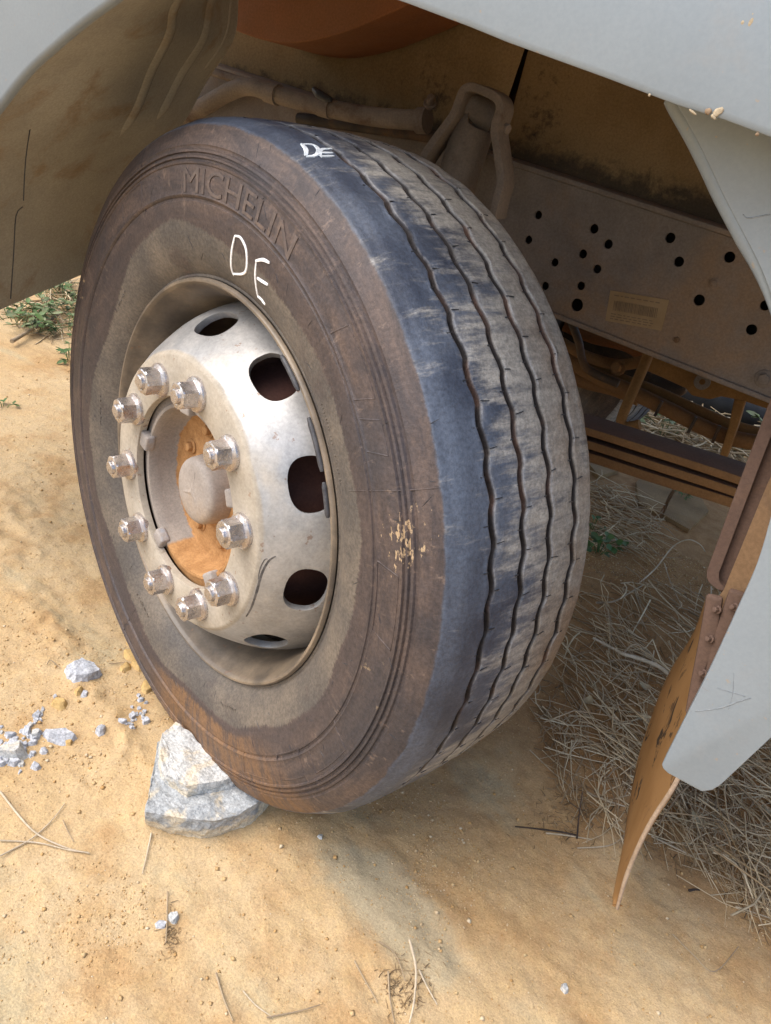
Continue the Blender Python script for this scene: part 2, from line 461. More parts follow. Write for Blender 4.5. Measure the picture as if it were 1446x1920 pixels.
MAT['chalk'] = simple('white_paint_marker', (0.80, 0.80, 0.80), (0.86, 0.86, 0.86), 60, 0.7, bump=0.1)
MAT['chalk_thin'] = simple('worn_paint_marker', (0.52, 0.58, 0.62), (0.70, 0.74, 0.78), 90, 0.7, bump=0.1)
MAT['white'] = None
def mat_white():
    b = NB('white_truck_paint')
    n = b.noise(2.5, 6, 0.6); n2 = b.noise(30, 5, 0.7)
    c = b.mix(b.ramp(n, 0.35, 0.65), (0.215, 0.252, 0.278), (0.242, 0.28, 0.305))
    c = b.mix(b.ramp(n2, 0.52, 0.75, 0, 0.30), c, (0.255, 0.258, 0.25))
    sp = b.ramp(b.noise(120, 2, 0.5), 0.70, 0.74)
    c = b.mix(b.math('MULTIPLY', sp, 0.5), c, (0.35, 0.27, 0.18))
    # scuff streaks
    s = b.ramp(b.noise(5, 5, 0.7, b.mapping((4, 1, 26), (0, R_(25), 0))), 0.665, 0.70)
    c = b.mix(b.math('MULTIPLY', s, b.ramp(b.noise(3, 2), 0.5, 0.62, 0, 0.55)), c, (0.22, 0.225, 0.23))
    c = b.grain(c, 260, 0.045)
    b.bump(b.noise(45, 4, 0.6), 0.04, 0.002)
    return b.done(c, b.ramp(n2, 0.3, 0.7, 0.34, 0.55), 0, 0.5)
MAT['white'] = mat_white()
MAT['liner'] = simple('dusty_liner_plastic', (0.33, 0.30, 0.235), (0.41, 0.375, 0.295), 5, 0.75, dust=(0.30, 0.22, 0.135), dust_amt=0.25, dscale=9, bump=0.25, spec=0.3)
MAT['sheet'] = simple('dusty_brown_sheet', (0.30, 0.175, 0.060), (0.37, 0.22, 0.078), 3, 0.85, dust=(0.040, 0.034, 0.030), dust_amt=0.22, dscale=3.2, bump=0.3, spec=0.2)
def mat_sheet():
    b = NB('dusty_brown_sheet')
    x, y, z = b.sep()
    c = b.mix(b.ramp(b.noise(5, 6, 0.6), 0.35, 0.65), (0.25, 0.165, 0.075), (0.33, 0.225, 0.11))
    n = b.noise(24, 7, 0.78, dist=0.3); n2 = b.noise(70, 5, 0.75)
    p = aty(1004, 240, .727)
    dx = b.math('MULTIPLY', b.math('SUBTRACT', x, p.x), 1 / .045); dz = b.math('MULTIPLY', b.math('SUBTRACT', z, p.z), 1 / .085)
    dd = b.math('SQRT', b.math('ADD', b.math('MULTIPLY', dx, dx), b.math('MULTIPLY', dz, dz)))
    q = aty(812, 176, .715)
    ex = b.math('MULTIPLY', b.math('SUBTRACT', x, q.x), 1 / .05); ez = b.math('MULTIPLY', b.math('SUBTRACT', z, q.z), 1 / .05)
    ee = b.math('SQRT', b.math('ADD', b.math('MULTIPLY', ex, ex), b.math('MULTIPLY', ez, ez)))
    mm = b.math('MINIMUM', dd, ee)
    oil = b.ramp(b.math('SUBTRACT', b.math('ADD', n, b.math('MULTIPLY', b.math('SUBTRACT', n2, .5), .5)), b.math('MULTIPLY', mm, .13)), 0.36, 0.66, 0, 0.85)
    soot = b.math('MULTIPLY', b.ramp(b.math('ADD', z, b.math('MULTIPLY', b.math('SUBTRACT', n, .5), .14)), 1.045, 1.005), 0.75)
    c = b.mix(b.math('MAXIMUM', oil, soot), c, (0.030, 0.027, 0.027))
    c = b.grain(c, 220, 0.18)
    b.bump(n2, 0.3, 0.002)
    return b.done(c, 0.85, 0, 0.25)
MAT['sheet'] = mat_sheet()
MAT['redsheet'] = simple('rust_red_sheet', (0.32, 0.125, 0.05), (0.26, 0.115, 0.05), 4, 0.8, bump=0.2, spec=0.3)
MAT['rail'] = simple('dusty_chassis_steel', (0.172, 0.146, 0.124), (0.225, 0.192, 0.164), 8, 0.85, dust=(0.24, 0.165, 0.105), dust_amt=0.35, dscale=4, bump=0.35, spec=0.2)
MAT['label'] = None
MAT['pipe'] = simple('dusty_pipe', (0.215, 0.172, 0.135), (0.275, 0.222, 0.172), 12, 0.8, dust=(0.10, 0.05, 0.03), dust_amt=0.25, dscale=9, bump=0.3, spec=0.3)
MAT['leaf'] = simple('dusty_spring_steel', (0.165, 0.092, 0.044), (0.23, 0.13, 0.058), 5, 0.85, bump=0.25, spec=0.2)
MAT['leaftop'] = simple('dusty_spring_steel_top', (0.105, 0.066, 0.050), (0.135, 0.086, 0.064), 5, 0.9, bump=0.2, spec=0.2)
MAT['rustybeam'] = simple('ochre_dusted_beam', (0.19, 0.105, 0.040), (0.26, 0.145, 0.056), 6, 0.9, bump=0.3, spec=0.2)
MAT['guard'] = simple('brown_guard_plastic', (0.120, 0.076, 0.058), (0.150, 0.096, 0.072), 5, 0.75, dust=(0.24, 0.13, 0.055), dust_amt=0.2, dscale=3, bump=0.15, spec=0.3)
MAT['guard2'] = simple('ochre_guard_plastic', (0.20, 0.122, 0.066), (0.25, 0.155, 0.084), 5, 0.85, dust=(0.12, 0.085, 0.066), dust_amt=0.2, dscale=5, bump=0.2, spec=0.2)
MAT['dark'] = simple('oily_black', (0.022, 0.018, 0.016), (0.05, 0.036, 0.026), 9, 0.7, dust=(0.13, 0.07, 0.03), dust_amt=0.35, dscale=7, bump=0.3)
MAT['black'] = simple('black_plastic', (0.02, 0.022, 0.026), (0.035, 0.037, 0.042), 9, 0.45, bump=0.1)
def mat_flap():
    b = NB('dusty_rubber_flap')
    c = b.mix(b.ramp(b.noise(6, 6, 0.6), 0.35, 0.65), (0.275, 0.150, 0.056), (0.36, 0.205, 0.085))
    v = b.mapping((40, 16, 9))
    s = b.ramp(b.noise(1.6, 5, 0.65, v, 0.5), 0.575, 0.63)
    c = b.mix(b.math('MULTIPLY', s, b.ramp(b.noise(5, 3), 0.44, 0.58)), c, (0.055, 0.040, 0.030))
    b.bump(b.noise(90, 5, 0.65), 0.3, 0.002)
    return b.done(c, 0.9, 0, 0.2)
MAT['flap'] = mat_flap()
MAT['flapedge'] = simple('pale_rubber_edge', (0.33, 0.24, 0.165), (0.42, 0.315, 0.225), 20, 0.9, bump=0.2, spec=0.2)
def mat_stone(name, a, bb, cream, amt, crust=None):
    b = NB(name)
    n = b.noise(9, 7, 0.65, dist=0.5); n2 = b.noise(55, 6, 0.7)
    c = b.mix(b.ramp(n2, 0.3, 0.7), a, bb)
    c = b.mix(b.ramp(n, 0.60 - amt * .3, 0.70 - amt * .3, 0, 0.9), c, cream)
    c = b.mix(b.ramp(b.noise(26, 5, 0.7), 0.60, 0.70, 0, 0.7), c, (0.22, 0.235, 0.25))
    if crust:
        x, y, z = b.sep()
        c = b.mix(b.ramp(b.math('ADD', z, b.math('MULTIPLY', b.math('SUBTRACT', b.noise(24, 5, 0.7), .5), .06)), crust + .006, crust - .006, 0, .9), c, cream)
    c = b.grain(c, 240, 0.35)
    b.bump(b.math('ADD', b.noise(40, 7, 0.7), b.math('MULTIPLY', b.noise(170, 4), 0.4)), 0.6, 0.006)
    return b.done(c, 0.9, 0, 0.25)
MAT['stone'] = mat_stone('blue_grey_stone', (0.29, 0.308, 0.315), (0.43, 0.445, 0.445), (0.60, 0.52, 0.38), 0.36, 0.040)
MAT['stone_pale'] = mat_stone('cream_crusted_stone', (0.44, 0.445, 0.43), (0.58, 0.58, 0.55), (0.62, 0.53, 0.39), 0.45)
MAT['chip'] = mat_stone('blue_chip_stone', (0.40, 0.415, 0.44), (0.54, 0.55, 0.57), (0.58, 0.53, 0.44), 0.25)
MAT['clod'] = simple('dry_clay_clod', (0.50, 0.33, 0.13), (0.57, 0.40, 0.18), 30, 0.95, bump=0.4, bdist=0.004, spec=0.1)
MAT['slab'] = simple('dry_clay_slab', (0.23, 0.15, 0.075), (0.30, 0.20, 0.10), 8, 0.95, dust=(0.25, 0.13, 0.05), dust_amt=0.25, bump=0.4, bdist=0.005, spec=0.1)
def mat_island(name, cols, rough=0.9, scale=30, bump=0.2, dk=0.35):
    b = NB(name)
    g = b.n('ShaderNodeNewGeometry').outputs['Random Per Island']
    rp = b.n('ShaderNodeValToRGB'); rp.color_ramp.interpolation = 'LINEAR'
    els = rp.color_ramp.elements
    while len(els) < len(cols): els.new(0.5)
    for i, c in enumerate(cols):
        els[i].position = i / (len(cols) - 1); els[i].color = (*c, 1)
    b.set(rp.inputs[0], g)
    c = b.mix(b.ramp(b.noise(scale, 4, 0.6), 0.3, 0.7, 0.0, dk), rp.outputs[0], (0.16, 0.11, 0.06))
    b.bump(b.noise(scale * 6, 3), bump, 0.001)
    return b.done(c, rough, 0, 0.2)
MAT['grit'] = mat_island('ochre_grit', [(0.50, 0.33, 0.15), (0.42, 0.25, 0.10), (0.56, 0.41, 0.22), (0.46, 0.29, 0.12), (0.64, 0.54, 0.38)], dk=0.0)
MAT['straw'] = mat_island('dry_straw', [(0.55, 0.43, 0.27), (0.76, 0.62, 0.40), (0.28, 0.19, 0.11), (0.82, 0.71, 0.50), (0.42, 0.29, 0.15), (0.46, 0.36, 0.25)])
MAT['litter'] = mat_island('brown_litter', [(0.16, 0.10, 0.05), (0.30, 0.20, 0.10), (0.09, 0.06, 0.04), (0.42, 0.32, 0.19), (0.22, 0.14, 0.07)])
MAT['twig'] = simple('grey_twig_bark', (0.27, 0.205, 0.135), (0.38, 0.29, 0.185), 25, 0.9, bump=0.3, spec=0.2)
MAT['twig_dark'] = simple('charred_twig', (0.045, 0.035, 0.03), (0.09, 0.06, 0.045), 25, 0.9, bump=0.3, spec=0.2)
MAT['twig_pale'] = simple('bleached_stalk', (0.42, 0.345, 0.24), (0.54, 0.45, 0.33), 25, 0.9, bump=0.2, spec=0.2)
MAT['leafgreen'] = mat_island('weed_leaf', [(0.045, 0.115, 0.025), (0.075, 0.16, 0.04), (0.06, 0.13, 0.045), (0.11, 0.19, 0.065)], 0.6)
MAT['leafpale'] = mat_island('dusty_weed_leaf', [(0.13, 0.19, 0.08), (0.18, 0.24, 0.11), (0.22, 0.26, 0.15), (0.10, 0.15, 0.06)], 0.7)
MAT['dryleaf'] = mat_island('dry_leaf', [(0.52, 0.46, 0.30), (0.44, 0.36, 0.22), (0.58, 0.50, 0.34)], 0.8)

# ------------------------------------------------------------------ ground
def gh(x, y):
    x = np.asarray(x, float); y = np.asarray(y, float)
    far = sstep(3.0, 9.0, np.hypot(x, y))
    h = 0.012 * fbm(x * 1.3, y * 1.3, 3, 3) + 0.0022 * fbm(x * 7, y * 7, 4, 11) + 0.0015 * fbm(x * 38, y * 38, 3, 23, 0.65)
    h = h + 0.05 * far * fbm(x * 0.2, y * 0.2, 3, 5)
    # drag marks / ruts running from the tyre to the near edge
    px, py = x - RUT_A.x, y - RUT_A.y
    s = px * RUT_D.x + py * RUT_D.y; t = px * RUT_N.x + py * RUT_N.y
    t = t + 0.012 * vnoise(s * 6, t * 3, 91)
    band = sstep(-0.16, -0.06, t) * (1 - sstep(0.24, 0.36, t)) * sstep(-0.35, 0.0, s) * (1 - sstep(0.6, 1.0, s))
    h = h + band * (0.0022 * np.sin(t * 2 * np.pi / 0.072) * (0.6 + 0.4 * vnoise(s * 4, t * 9, 7)) )
    # crumbs pushed up along the outer side of the tyre
    wx, wy = x + 0.048, y + 0.163
    a = wx * 0.96 - wy * 0.28; o = wx * -0.28 - wy * 0.96
    berm = np.exp(-((o - 0.05) / 0.035) ** 2) * sstep(-0.62, -0.40, a) * (1 - sstep(-0.02, 0.10, a))
    h = h + 0.007 * berm * (0.8 + 0.8 * vnoise(x * 45, y * 45, 41))
    berm2 = np.exp(-((o + 0.00) / 0.10) ** 2) * np.exp(-((a + 0.75) / 0.16) ** 2)
    h = h + 0.010 * berm2 * (0.7 + 0.9 * vnoise(x * 30, y * 30, 43))
    # flattened seat below the tyre
    seat = (1 - sstep(0.10, 0.22, np.abs(a))) * (1 - sstep(0.01, 0.05, np.maximum(-o - 0.32, o - 0.0)))
    return h * (1 - 0.9 * seat) - 0.006
import bisect
def gz(x, y):
    i = min(max(bisect.bisect_right(GXL, x) - 1, 0), len(GXL) - 2); j = min(max(bisect.bisect_right(GYL, y) - 1, 0), len(GYL) - 2)
    u = (x - GXL[i]) / (GXL[i + 1] - GXL[i]); v = (y - GYL[j]) / (GYL[j + 1] - GYL[j])
    return float((Zg[j, i] * (1 - u) + Zg[j, i + 1] * u) * (1 - v) + (Zg[j + 1, i] * (1 - u) + Zg[j + 1, i + 1] * u) * v)
def on(x, y, up=0.0):
    p = atz(x, y, 0.0); p = atz(x, y, gz(p.x, p.y)); p.z = gz(p.x, p.y) + up; return p
def axis(lo, hi, f0, f1, fine):
    a = list(np.arange(f0, f1, fine)); s = fine; v = f1
    while v < hi: a.append(v); s *= 1.10; v += s
    a.append(hi); s = fine; v = f0 - fine; pre = []
    while v > lo: pre.append(v); s *= 1.10; v -= s
    pre.append(lo); return np.array(pre[::-1] + a)
gx = axis(-300, 300, -0.95, 1.15, 0.0055); gy = axis(-300, 300, -0.66, 1.15, 0.0055)
X, Yg = np.meshgrid(gx, gy)
Zg = gh(X, Yg); GXL, GYL = gx.tolist(), gy.tolist()
nx, ny = len(gx), len(gy)
idx = np.arange(nx * ny).reshape(ny, nx)
Q = np.stack([idx[:-1, :-1], idx[:-1, 1:], idx[1:, 1:], idx[1:, :-1]], -1).reshape(-1, 4)
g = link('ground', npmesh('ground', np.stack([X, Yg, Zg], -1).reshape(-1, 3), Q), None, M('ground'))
tag(g, 'dry ochre dirt ground with drag marks under and beside the truck', None, None, 'structure')

# ------------------------------------------------------------------ truck
truck = empty('truck', (0, 0, 0))
tag(truck, 'white lorry with a dusty steered front wheel under its open wheel arch', 'truck')
WC = Vector((-0.048, -0.163, 0.500))
WN = Vector((-0.28, -0.96, 0)).normalized(); WU = Vector((0, 0, 1)); WS = WU.cross(WN)
wheel = empty('wheel', (0, 0, 0), truck)
WM = Matrix(((WS.x, WU.x, WN.x, WC.x), (WS.y, WU.y, WN.y, WC.y), (WS.z, WU.z, WN.z, WC.z), (0, 0, 0, 1)))
wheel.matrix_local = WM
def wl(r, deg, o):
    a = R_(deg); return Vector((r * math.sin(a), r * math.cos(a), o))
WINV = WM.inverted()

# tyre profile (r, o); the outer wall first
SIDE = [(.300, -.064), (.304, -.056), (.3065, -.0500), (.3085, -.0490), (.311, -.0500), (.313, -.0485), (.320, -.0420), (.330, -.0355), (.342, -.0300),
        (.354, -.0262), (.366, -.0236), (.378, -.0218), (.390, -.0206), (.400, -.0200), (.4035, -.0200), (.4045, -.0215), (.4075, -.0216), (.4085, -.0198),
        (.4110, -.0186), (.4130, -.0197), (.420, -.0196), (.428, -.0198), (.436, -.0203), (.4440, -.0211), (.4475, -.0215), (.4485, -.0201), (.4510, -.0200), (.4520, -.0230),
        (.4545, -.0235), (.4555, -.0209), (.4580, -.0214), (.4590, -.0245), (.4615, -.0251), (.4625, -.0224), (.4655, -.0232), (.4665, -.0262), (.4700, -.0270),
        (.4712, -.0262), (.4760, -.0282), (.4800, -.0300), (.4850, -.0325), (.4900, -.0352), (.4940, -.0372), (.4965, -.0388), (.4985, -.0412), (.4998, -.0450)]
def side_o(rr):
    rs = [p[0] for p in SIDE]; os_ = [p[1] for p in SIDE]; return float(np.interp(rr, rs, os_))
GROOVES = (-0.099, -0.150, -0.200, -0.2535)
HW = 0.0047
def crown(o): return 0.5125 - 0.42 * (o + 0.17) ** 2
def tyre_mesh():
    P = []                                        # (r, o, groove weight, kind, groove flag, edge flag)
    for q in SIDE: P.append((q[0], q[1], 0, 0.0, 0, 0))
    P[-1] = (*P[-1][:3], 1.0, 0, 0); P[-2] = (*P[-2][:3], 0.85, 0, 0); P[-3] = (*P[-3][:3], 0.55, 0, 0); P[-4] = (*P[-4][:3], 0.36, 0, 0); P[-5] = (*P[-5][:3], 0.20, 0, 0)
    P.append((.5035, -.0520, 0, 1, 0, 0))
    lasto = -.060
    for gi, go in enumerate(GROOVES):
        for o in np.linspace(lasto, go + HW + .006, 5): P.append((crown(o), o, 0.15 if o != lasto else 0, 1, 0, 0))
        for dx, dep, gf, ef in ((.0030, 0, 0, 0), (.0010, -.0002, 0, .2), (0, -.0008, .5, .2), (-.0006, -.0030, 1, 0), (-.0012, -.0115, 1, 0), (-HW, -.0125, 1, 0)):
            P.append((crown(go) + dep, go + HW + dx, 1, 1, gf, ef))
        for dx, dep, gf, ef in ((.0012, -.0115, 1, 0), (.0006, -.0030, 1, 0), (0, -.0008, .5, .6), (-.0010, -.0002, 0, 1), (-.0030, 0, 0, .3)):
            P.append((crown(go) + dep, go - HW + dx, 1, 1, gf, ef))
        lasto = go - HW - .006
    for o in np.linspace(lasto, -.290, 5): P.append((crown(o), o, 0, 1, 0, 0))
    P.append((.5025, -.297, 0, 1, 0, 0)); P.append((.4985, -.3015, 0, 1, 0, 0))
    for rr, o in SIDE[::-1][3::3]: P.append((rr, -.342 - o, 0, 0, 0, 0))
    P = np.array(P); k = len(P)
    NW = 62; per = 14; n = NW * per
    th = np.arange(n) / n * 2 * np.pi
    ph = (np.arange(n) % per) / per
    wave = np.interp(ph, [0, .18, .42, .58, .82, 1], [-.9, .55, 1, .55, -.7, -.9]) * 0.0027
    # each groove a different phase
    V = np.zeros((n, k, 3)); r = np.tile(P[:, 0], (n, 1)); o = np.tile(P[:, 1], (n, 1))
    gphase = np.zeros(k, int)
    for gi, go in enumerate(GROOVES):
        sel = np.abs(P[:, 1] - go) < .02; gphase[sel] = gi * 5
    for j in range(k):
        if P[j, 2] > 0: o[:, j] += np.roll(wave, gphase[j]) * P[j, 2] * (1 + 0.25 * vnoise(th * 40, th * 0 + gphase[j], 3))
    # worn, slightly lumpy tread; chipped edges
    for j in range(k):
        if P[j, 3] == 1 and P[j, 4] < .5:
            r[:, j] += 0.0006 * vnoise(th * 30, th * 0 + P[j, 1] * 90, 17) + P[j, 5] * 0.0009 * np.minimum(vnoise(th * 55, th * 0 + P[j, 1] * 900, 29), 0)
    # short radial ribs on the shoulder
    rib = (np.abs(((th / (2 * np.pi) * 124) % 1) - .5) < .16)
    for j in range(k):
        if .4755 < P[j, 0] < .4905 and P[j, 1] > -.1: o[:, j] += rib * .0005 * sstep(.2, .8, -np.cos(th - .5))
    V[:, :, 0] = r * np.sin(th)[:, None]; V[:, :, 1] = r * np.cos(th)[:, None]; V[:, :, 2] = o
    # squash where it stands on the dirt
    low = V[:, :, 1] < -.488
    V[:, :, 1][low] = -.488 - (-.488 - V[:, :, 1][low]) * .55
    idx = np.arange(n * k).reshape(n, k)
    nxt = np.roll(idx, -1, 0)
    Q = np.stack([idx[:, :-1], idx[:, 1:], nxt[:, 1:], nxt[:, :-1]], -1).reshape(-1, 4)
    me = npmesh('tyre', V.reshape(-1, 3), Q[:, ::-1])
    for nm, c in (('tread', 3), ('groove', 4), ('edge', 5)):
        a = me.attributes.new(nm, 'FLOAT', 'POINT'); a.data.foreach_set('value', np.tile(P[:, c], n).astype(np.float32))
    return me
TY = tyre_mesh()
bm = bmesh.new(); bm.from_mesh(TY); bmesh.ops.recalc_face_normals(bm, faces=bm.faces[:]); bm.to_mesh(TY); bm.free(); sharp(TY, 50)
tyre = link('tyre', TY, wheel, M('tyre'))

# sipes: short cuts beside each groove, thin dark blades set in the rib edges
def sipes():
    bm = bmesh.new()
    for gi, go in enumerate(GROOVES):
        for i in range(62):
            for side in (-1, 1):
                if side < 0 and random.random() < .35: continue
                a = 360.0 * (i + (gi * 5) / 14 + (.45 if side > 0 else -.05)) / 62 + random.uniform(-.3, .3)
                L = random.uniform(.007, .014) if side < 0 else random.uniform(.004, .008)
                oc = go + side * (HW + .0015 + L / 2)
                c = wl(crown(oc) + .0001, a, oc)
                bm_box(bm, c, (.0011, L, .0009), Matrix.Rotation(-R_(a), 3, 'Z') @ Matrix.Rotation(R_(-90), 3, 'X') @ Matrix.Rotation(R_(random.uniform(-8, 8)), 3, 'Z'))
    return bm_mesh('sipe_cut', bm)
tag(link('sipe_cut', sipes(), wheel, M('black')), kind='stuff')

# raised lettering on the outer wall
def side_text(txt, mid_deg, r0, hgt, stretch, depth, name):
    cu = bpy.data.curves.new('t', 'FONT'); cu.body = txt; cu.size = 1.0; cu.align_x = 'CENTER'; cu.resolution_u = 4; cu.offset = 0.0
    to = bpy.data.objects.new('t', cu); COL.objects.link(to)
    dg = bpy.context.evaluated_depsgraph_get()
    me = bpy.data.meshes.new_from_object(to.evaluated_get(dg)); bpy.data.objects.remove(to)
    bm = bmesh.new(); bm.from_mesh(me)
    bmesh.ops.remove_doubles(bm, verts=bm.verts[:], dist=1e-4)
    for x in np.arange(-4.013, 4, .0817): bmesh.ops.bisect_plane(bm, geom=bm.verts[:] + bm.edges[:] + bm.faces[:], plane_co=(x, 0, 0), plane_no=(1, 0, 0))
    ex = bmesh.ops.extrude_face_region(bm, geom=bm.faces[:])
    top = {g for g in ex['geom'] if isinstance(g, bmesh.types.BMVert)}
    caph = .70
    for v in bm.verts:
        rr = r0 + v.co.y / caph * hgt; a = mid_deg + math.degrees(v.co.x * stretch / r0)
        z = side_o(rr) + (depth if v in top else -.0015)
        v.co = wl(rr, a, z)
    me2 = bm_mesh(name, bm); bpy.data.meshes.remove(me)
    return me2
MAT['letters'] = simple('worn_tyre_lettering', (0.078, 0.060, 0.054), (0.125, 0.095, 0.080), 40, 0.6, bump=0.25, dust=(0.17, 0.12, 0.09), dust_amt=0.3, dscale=60)
link('lettering', side_text('MICHELIN', 3.8, .414, .030, .0575, .0012, 'lettering'), wheel, M('letters'))

# white paint strokes DE on the wall and on the shoulder rib
def hit_wheel(x, y, fn_r=None):
    """point of the photo's ray on the tyre's outer wall, wheel coordinates"""
    o = WINV @ CAM; v = WINV.to_3x3() @ ray(x, y)
    z = -.025
    for _ in range(12):
        p = o + v * ((z - o.z) / v.z); rr = math.hypot(p.x, p.y); z = side_o(min(rr, .4998))
    return p
def hit_tread(x, y):
    o = WINV @ CAM; v = WINV.to_3x3() @ ray(x, y); rad = .5035
    for _ in range(6):
        A = v.x ** 2 + v.y ** 2; B = o.x * v.x + o.y * v.y; D = o.x ** 2 + o.y ** 2 - rad ** 2
        s = (-B - math.sqrt(max(0, B * B - A * D))) / A; p = o + v * s
        rad = crown(p.z) if p.z < -.055 else .4998 + (crown(-.06) - .4998) * min(1, max(0, (-.045 - p.z) / .015)) + .0004
    return p
def stroke(bm, pxs, hit, w0, lift, nrm):
    pts = [hit(*p) for p in pxs]; pts = smooth_pts(pts, 5) if len(pts) > 2 else [pts[0].lerp(pts[1], i / 5) for i in range(6)]
    L, Rr = [], []
    n = len(pts)
    for i, p in enumerate(pts):
        t = (pts[min(i + 1, n - 1)] - pts[max(i - 1, 0)]).normalized(); nn = nrm(p)
        s = t.cross(nn).normalized(); ww = w0 * (0.55 + 0.45 * math.sin(math.pi * min(1, (i + .6) / n))) * random.uniform(.92, 1.08) / 2
        lo, hi = p - nn * .0006, p + nn * lift
        L.append([bm.verts.new(lo - s * ww), bm.verts.new(hi - s * ww * .8), bm.verts.new(hi + s * ww * .8), bm.verts.new(lo + s * ww)])
    for a, b in zip(L[:-1], L[1:]):
        for k in range(4): bm.faces.new((a[k], a[(k + 1) % 4], b[(k + 1) % 4], b[k]))
    bm.faces.new(L[0]); bm.faces.new(L[-1][::-1])
nw_side = lambda p: Vector((p.x * .03 / max(.3, math.hypot(p.x, p.y)), p.y * .1, 1)).normalized()
nw_tread = lambda p: Vector((p.x, p.y, 0)).normalized()
bm = bmesh.new()
stroke(bm, [(441, 442), (435, 470), (434, 500), (439, 517)], hit_wheel, .0042, .0009, nw_side)
stroke(bm, [(441, 442), (452, 446), (462, 468), (463, 500), (456, 513), (437, 513)], hit_wheel, .0042, .0009, nw_side)
link('painted_letter_d', bm_mesh('painted_letter_d', bm), wheel, M('chalk'))
bm = bmesh.new()
stroke(bm, [(481, 490), (479, 518), (482, 545), (484, 556)], hit_wheel, .0038, .0009, nw_side)
stroke(bm, [(480, 489), (494, 487), (506, 493)], hit_wheel, .0046, .0011, nw_side)
stroke(bm, [(483, 521), (492, 527), (503, 534)], hit_wheel, .0044, .0011, nw_side)
stroke(bm, [(484, 555), (491, 561), (498, 571)], hit_wheel, .0040, .0011, nw_side)
link('painted_letter_e', bm_mesh('painted_letter_e', bm), wheel, M('chalk'))
bm = bmesh.new()
stroke(bm, [(566, 270), (574, 280), (574, 292)], hit_tread, .006, .0008, nw_tread)
stroke(bm, [(566, 271), (588, 272), (597, 281), (592, 291), (574, 293)], hit_tread, .006, .0008, nw_tread)
link('painted_letter_d', bm_mesh('painted_letter_d', bm), wheel, M('chalk_thin'))
bm = bmesh.new()
stroke(bm, [(609, 279), (601, 284), (602, 293)], hit_tread, .0045, .0008, nw_tread)
stroke(bm, [(602, 280), (622, 279)], hit_tread, .0045, .0008, nw_tread)
stroke(bm, [(602, 287), (624, 287)], hit_tread, .0045, .0009, nw_tread)
stroke(bm, [(602, 294), (626, 293)], hit_tread, .0045, .001, nw_tread)
link('painted_letter_e', bm_mesh('painted_letter_e', bm), wheel, M('chalk_thin'))

# moulded flash lines and plates on the wall, a gouge on the disc
def wall_line(name, pts, rad):
    V, F = tube_arrays([wl(r_, a_, side_o(r_) - rad * .35) for r_, a_ in pts], rad, 6)
    return link(name, sharp(mesh(name, V, F), 60), wheel, M('tyre'))
for a_ in (61, 205, 330):
    wall_line('mould_line', [(r_, a_) for r_ in np.linspace(.365, .494, 24)], .0008)
for a0, a1, r0, r1 in ((108, 120, .405, .442), (124, 133, .402, .440), (138, 147, .405, .440), (36, 47, .413, .444), (50, 55, .413, .444), (72, 84, .412, .444), (-40, -31, .413, .444)):
    loop = [(r0, a_) for a_ in np.linspace(a0, a1, 8)] + [(r_, a1 + (r_ - r0) * 40) for r_ in np.linspace(r0, r1, 6)[1:]] + [(r1, a_) for a_ in np.linspace(a1 + (r1 - r0) * 40, a0 + (r1 - r0) * 40, 8)[1:]] + [(r_, a0 + (r_ - r0) * 40) for r_ in np.linspace(r1, r0, 6)[1:]]
    wall_line('mould_plate', loop, .0010)
bm = bmesh.new()
for k in range(70):
    a_, r_ = random.uniform(0, 360), random.choice((random.uniform(.325, .40), random.uniform(.41, .49))); L = random.uniform(.005, .018); sl_ = random.uniform(-1.2, 1.2)
    pts = [wl(r_ + L * t * math.cos(sl_), a_ + math.degrees(L * t * math.sin(sl_) / r_), side_o(r_ + L * t * math.cos(sl_)) + .0001) for t in (0, .5, 1)]
    V, F = tube_arrays(pts, [.0002, .0005, .0002], 4, False); vv = [bm.verts.new(v) for v in V]
    for q in F: bm.faces.new([vv[i_] for i_ in q])
tag(link('wear_nick', bm_mesh('wear_nick', bm), wheel, M('black')), kind='stuff')
bm = bmesh.new()
for a0 in (44, 51, 150, 200, 262, 300):                          # illegibly small moulded code blocks
    a_ = a0
    for k in range(9):
        rr_ = .346 + random.uniform(-.001, .001); hgt_ = random.choice((.004, .005, .005)); c = wl(rr_, a_, side_o(rr_) + .0001)
        bm_box(bm, c, (random.uniform(.0012, .0030), hgt_, .0012), Matrix.Rotation(-R_(a_), 3, 'Z')); a_ += math.degrees(random.choice((.0042, .0048, .0075)) / rr_)
tag(link('mould_code', bm_mesh('mould_code', bm), wheel, M('tyre')), kind='stuff')
# rim: flange and barrel, then the dished disc with its ten hand holes
BAR = [(.2985, -.072), (.3005, -.058), (.3035, -.0475), (.3055, -.0455), (.3068, -.0475), (.3062, -.0445), (.3040, -.0420), (.3010, -.0420), (.2985, -.0445),
       (.2962, -.0490), (.2935, -.0560), (.2895, -.0640), (.2850, -.0720), (.2815, -.0840), (.2795, -.1000), (.2775, -.1200), (.2720, -.1350), (.2600, -.150), (.2520, -.170),
       (.2500, -.220), (.2520, -.262), (.2850, -.280), (.2950, -.296), (.3040, -.299), (.3045, -.296), (.290, -.270), (.2600, -.235), (.2600, -.180), (.283, -.135), (.288, -.100)]
rim = link('rim', revolve('rim', BAR, 160, True), wheel, M('disc'))
def flag(me, nm, v):
    a = me.attributes.new(nm, 'FLOAT', 'POINT'); a.data.foreach_set('value', np.full(len(me.vertices), v, np.float32))
flag(rim.data, 'barrel', 1.0)
DO = [(.1435, -.0008), (.1450, .0), (.2015, .0), (.2040, -.0010), (.2060, -.0032), (.2095, -.0074), (.2155, -.0142), (.2230, -.0225), (.2330, -.0370), (.2430, -.0520),
      (.2520, -.0670), (.2600, -.0830), (.2665, -.1000), (.2710, -.1150), (.2740, -.1290)]
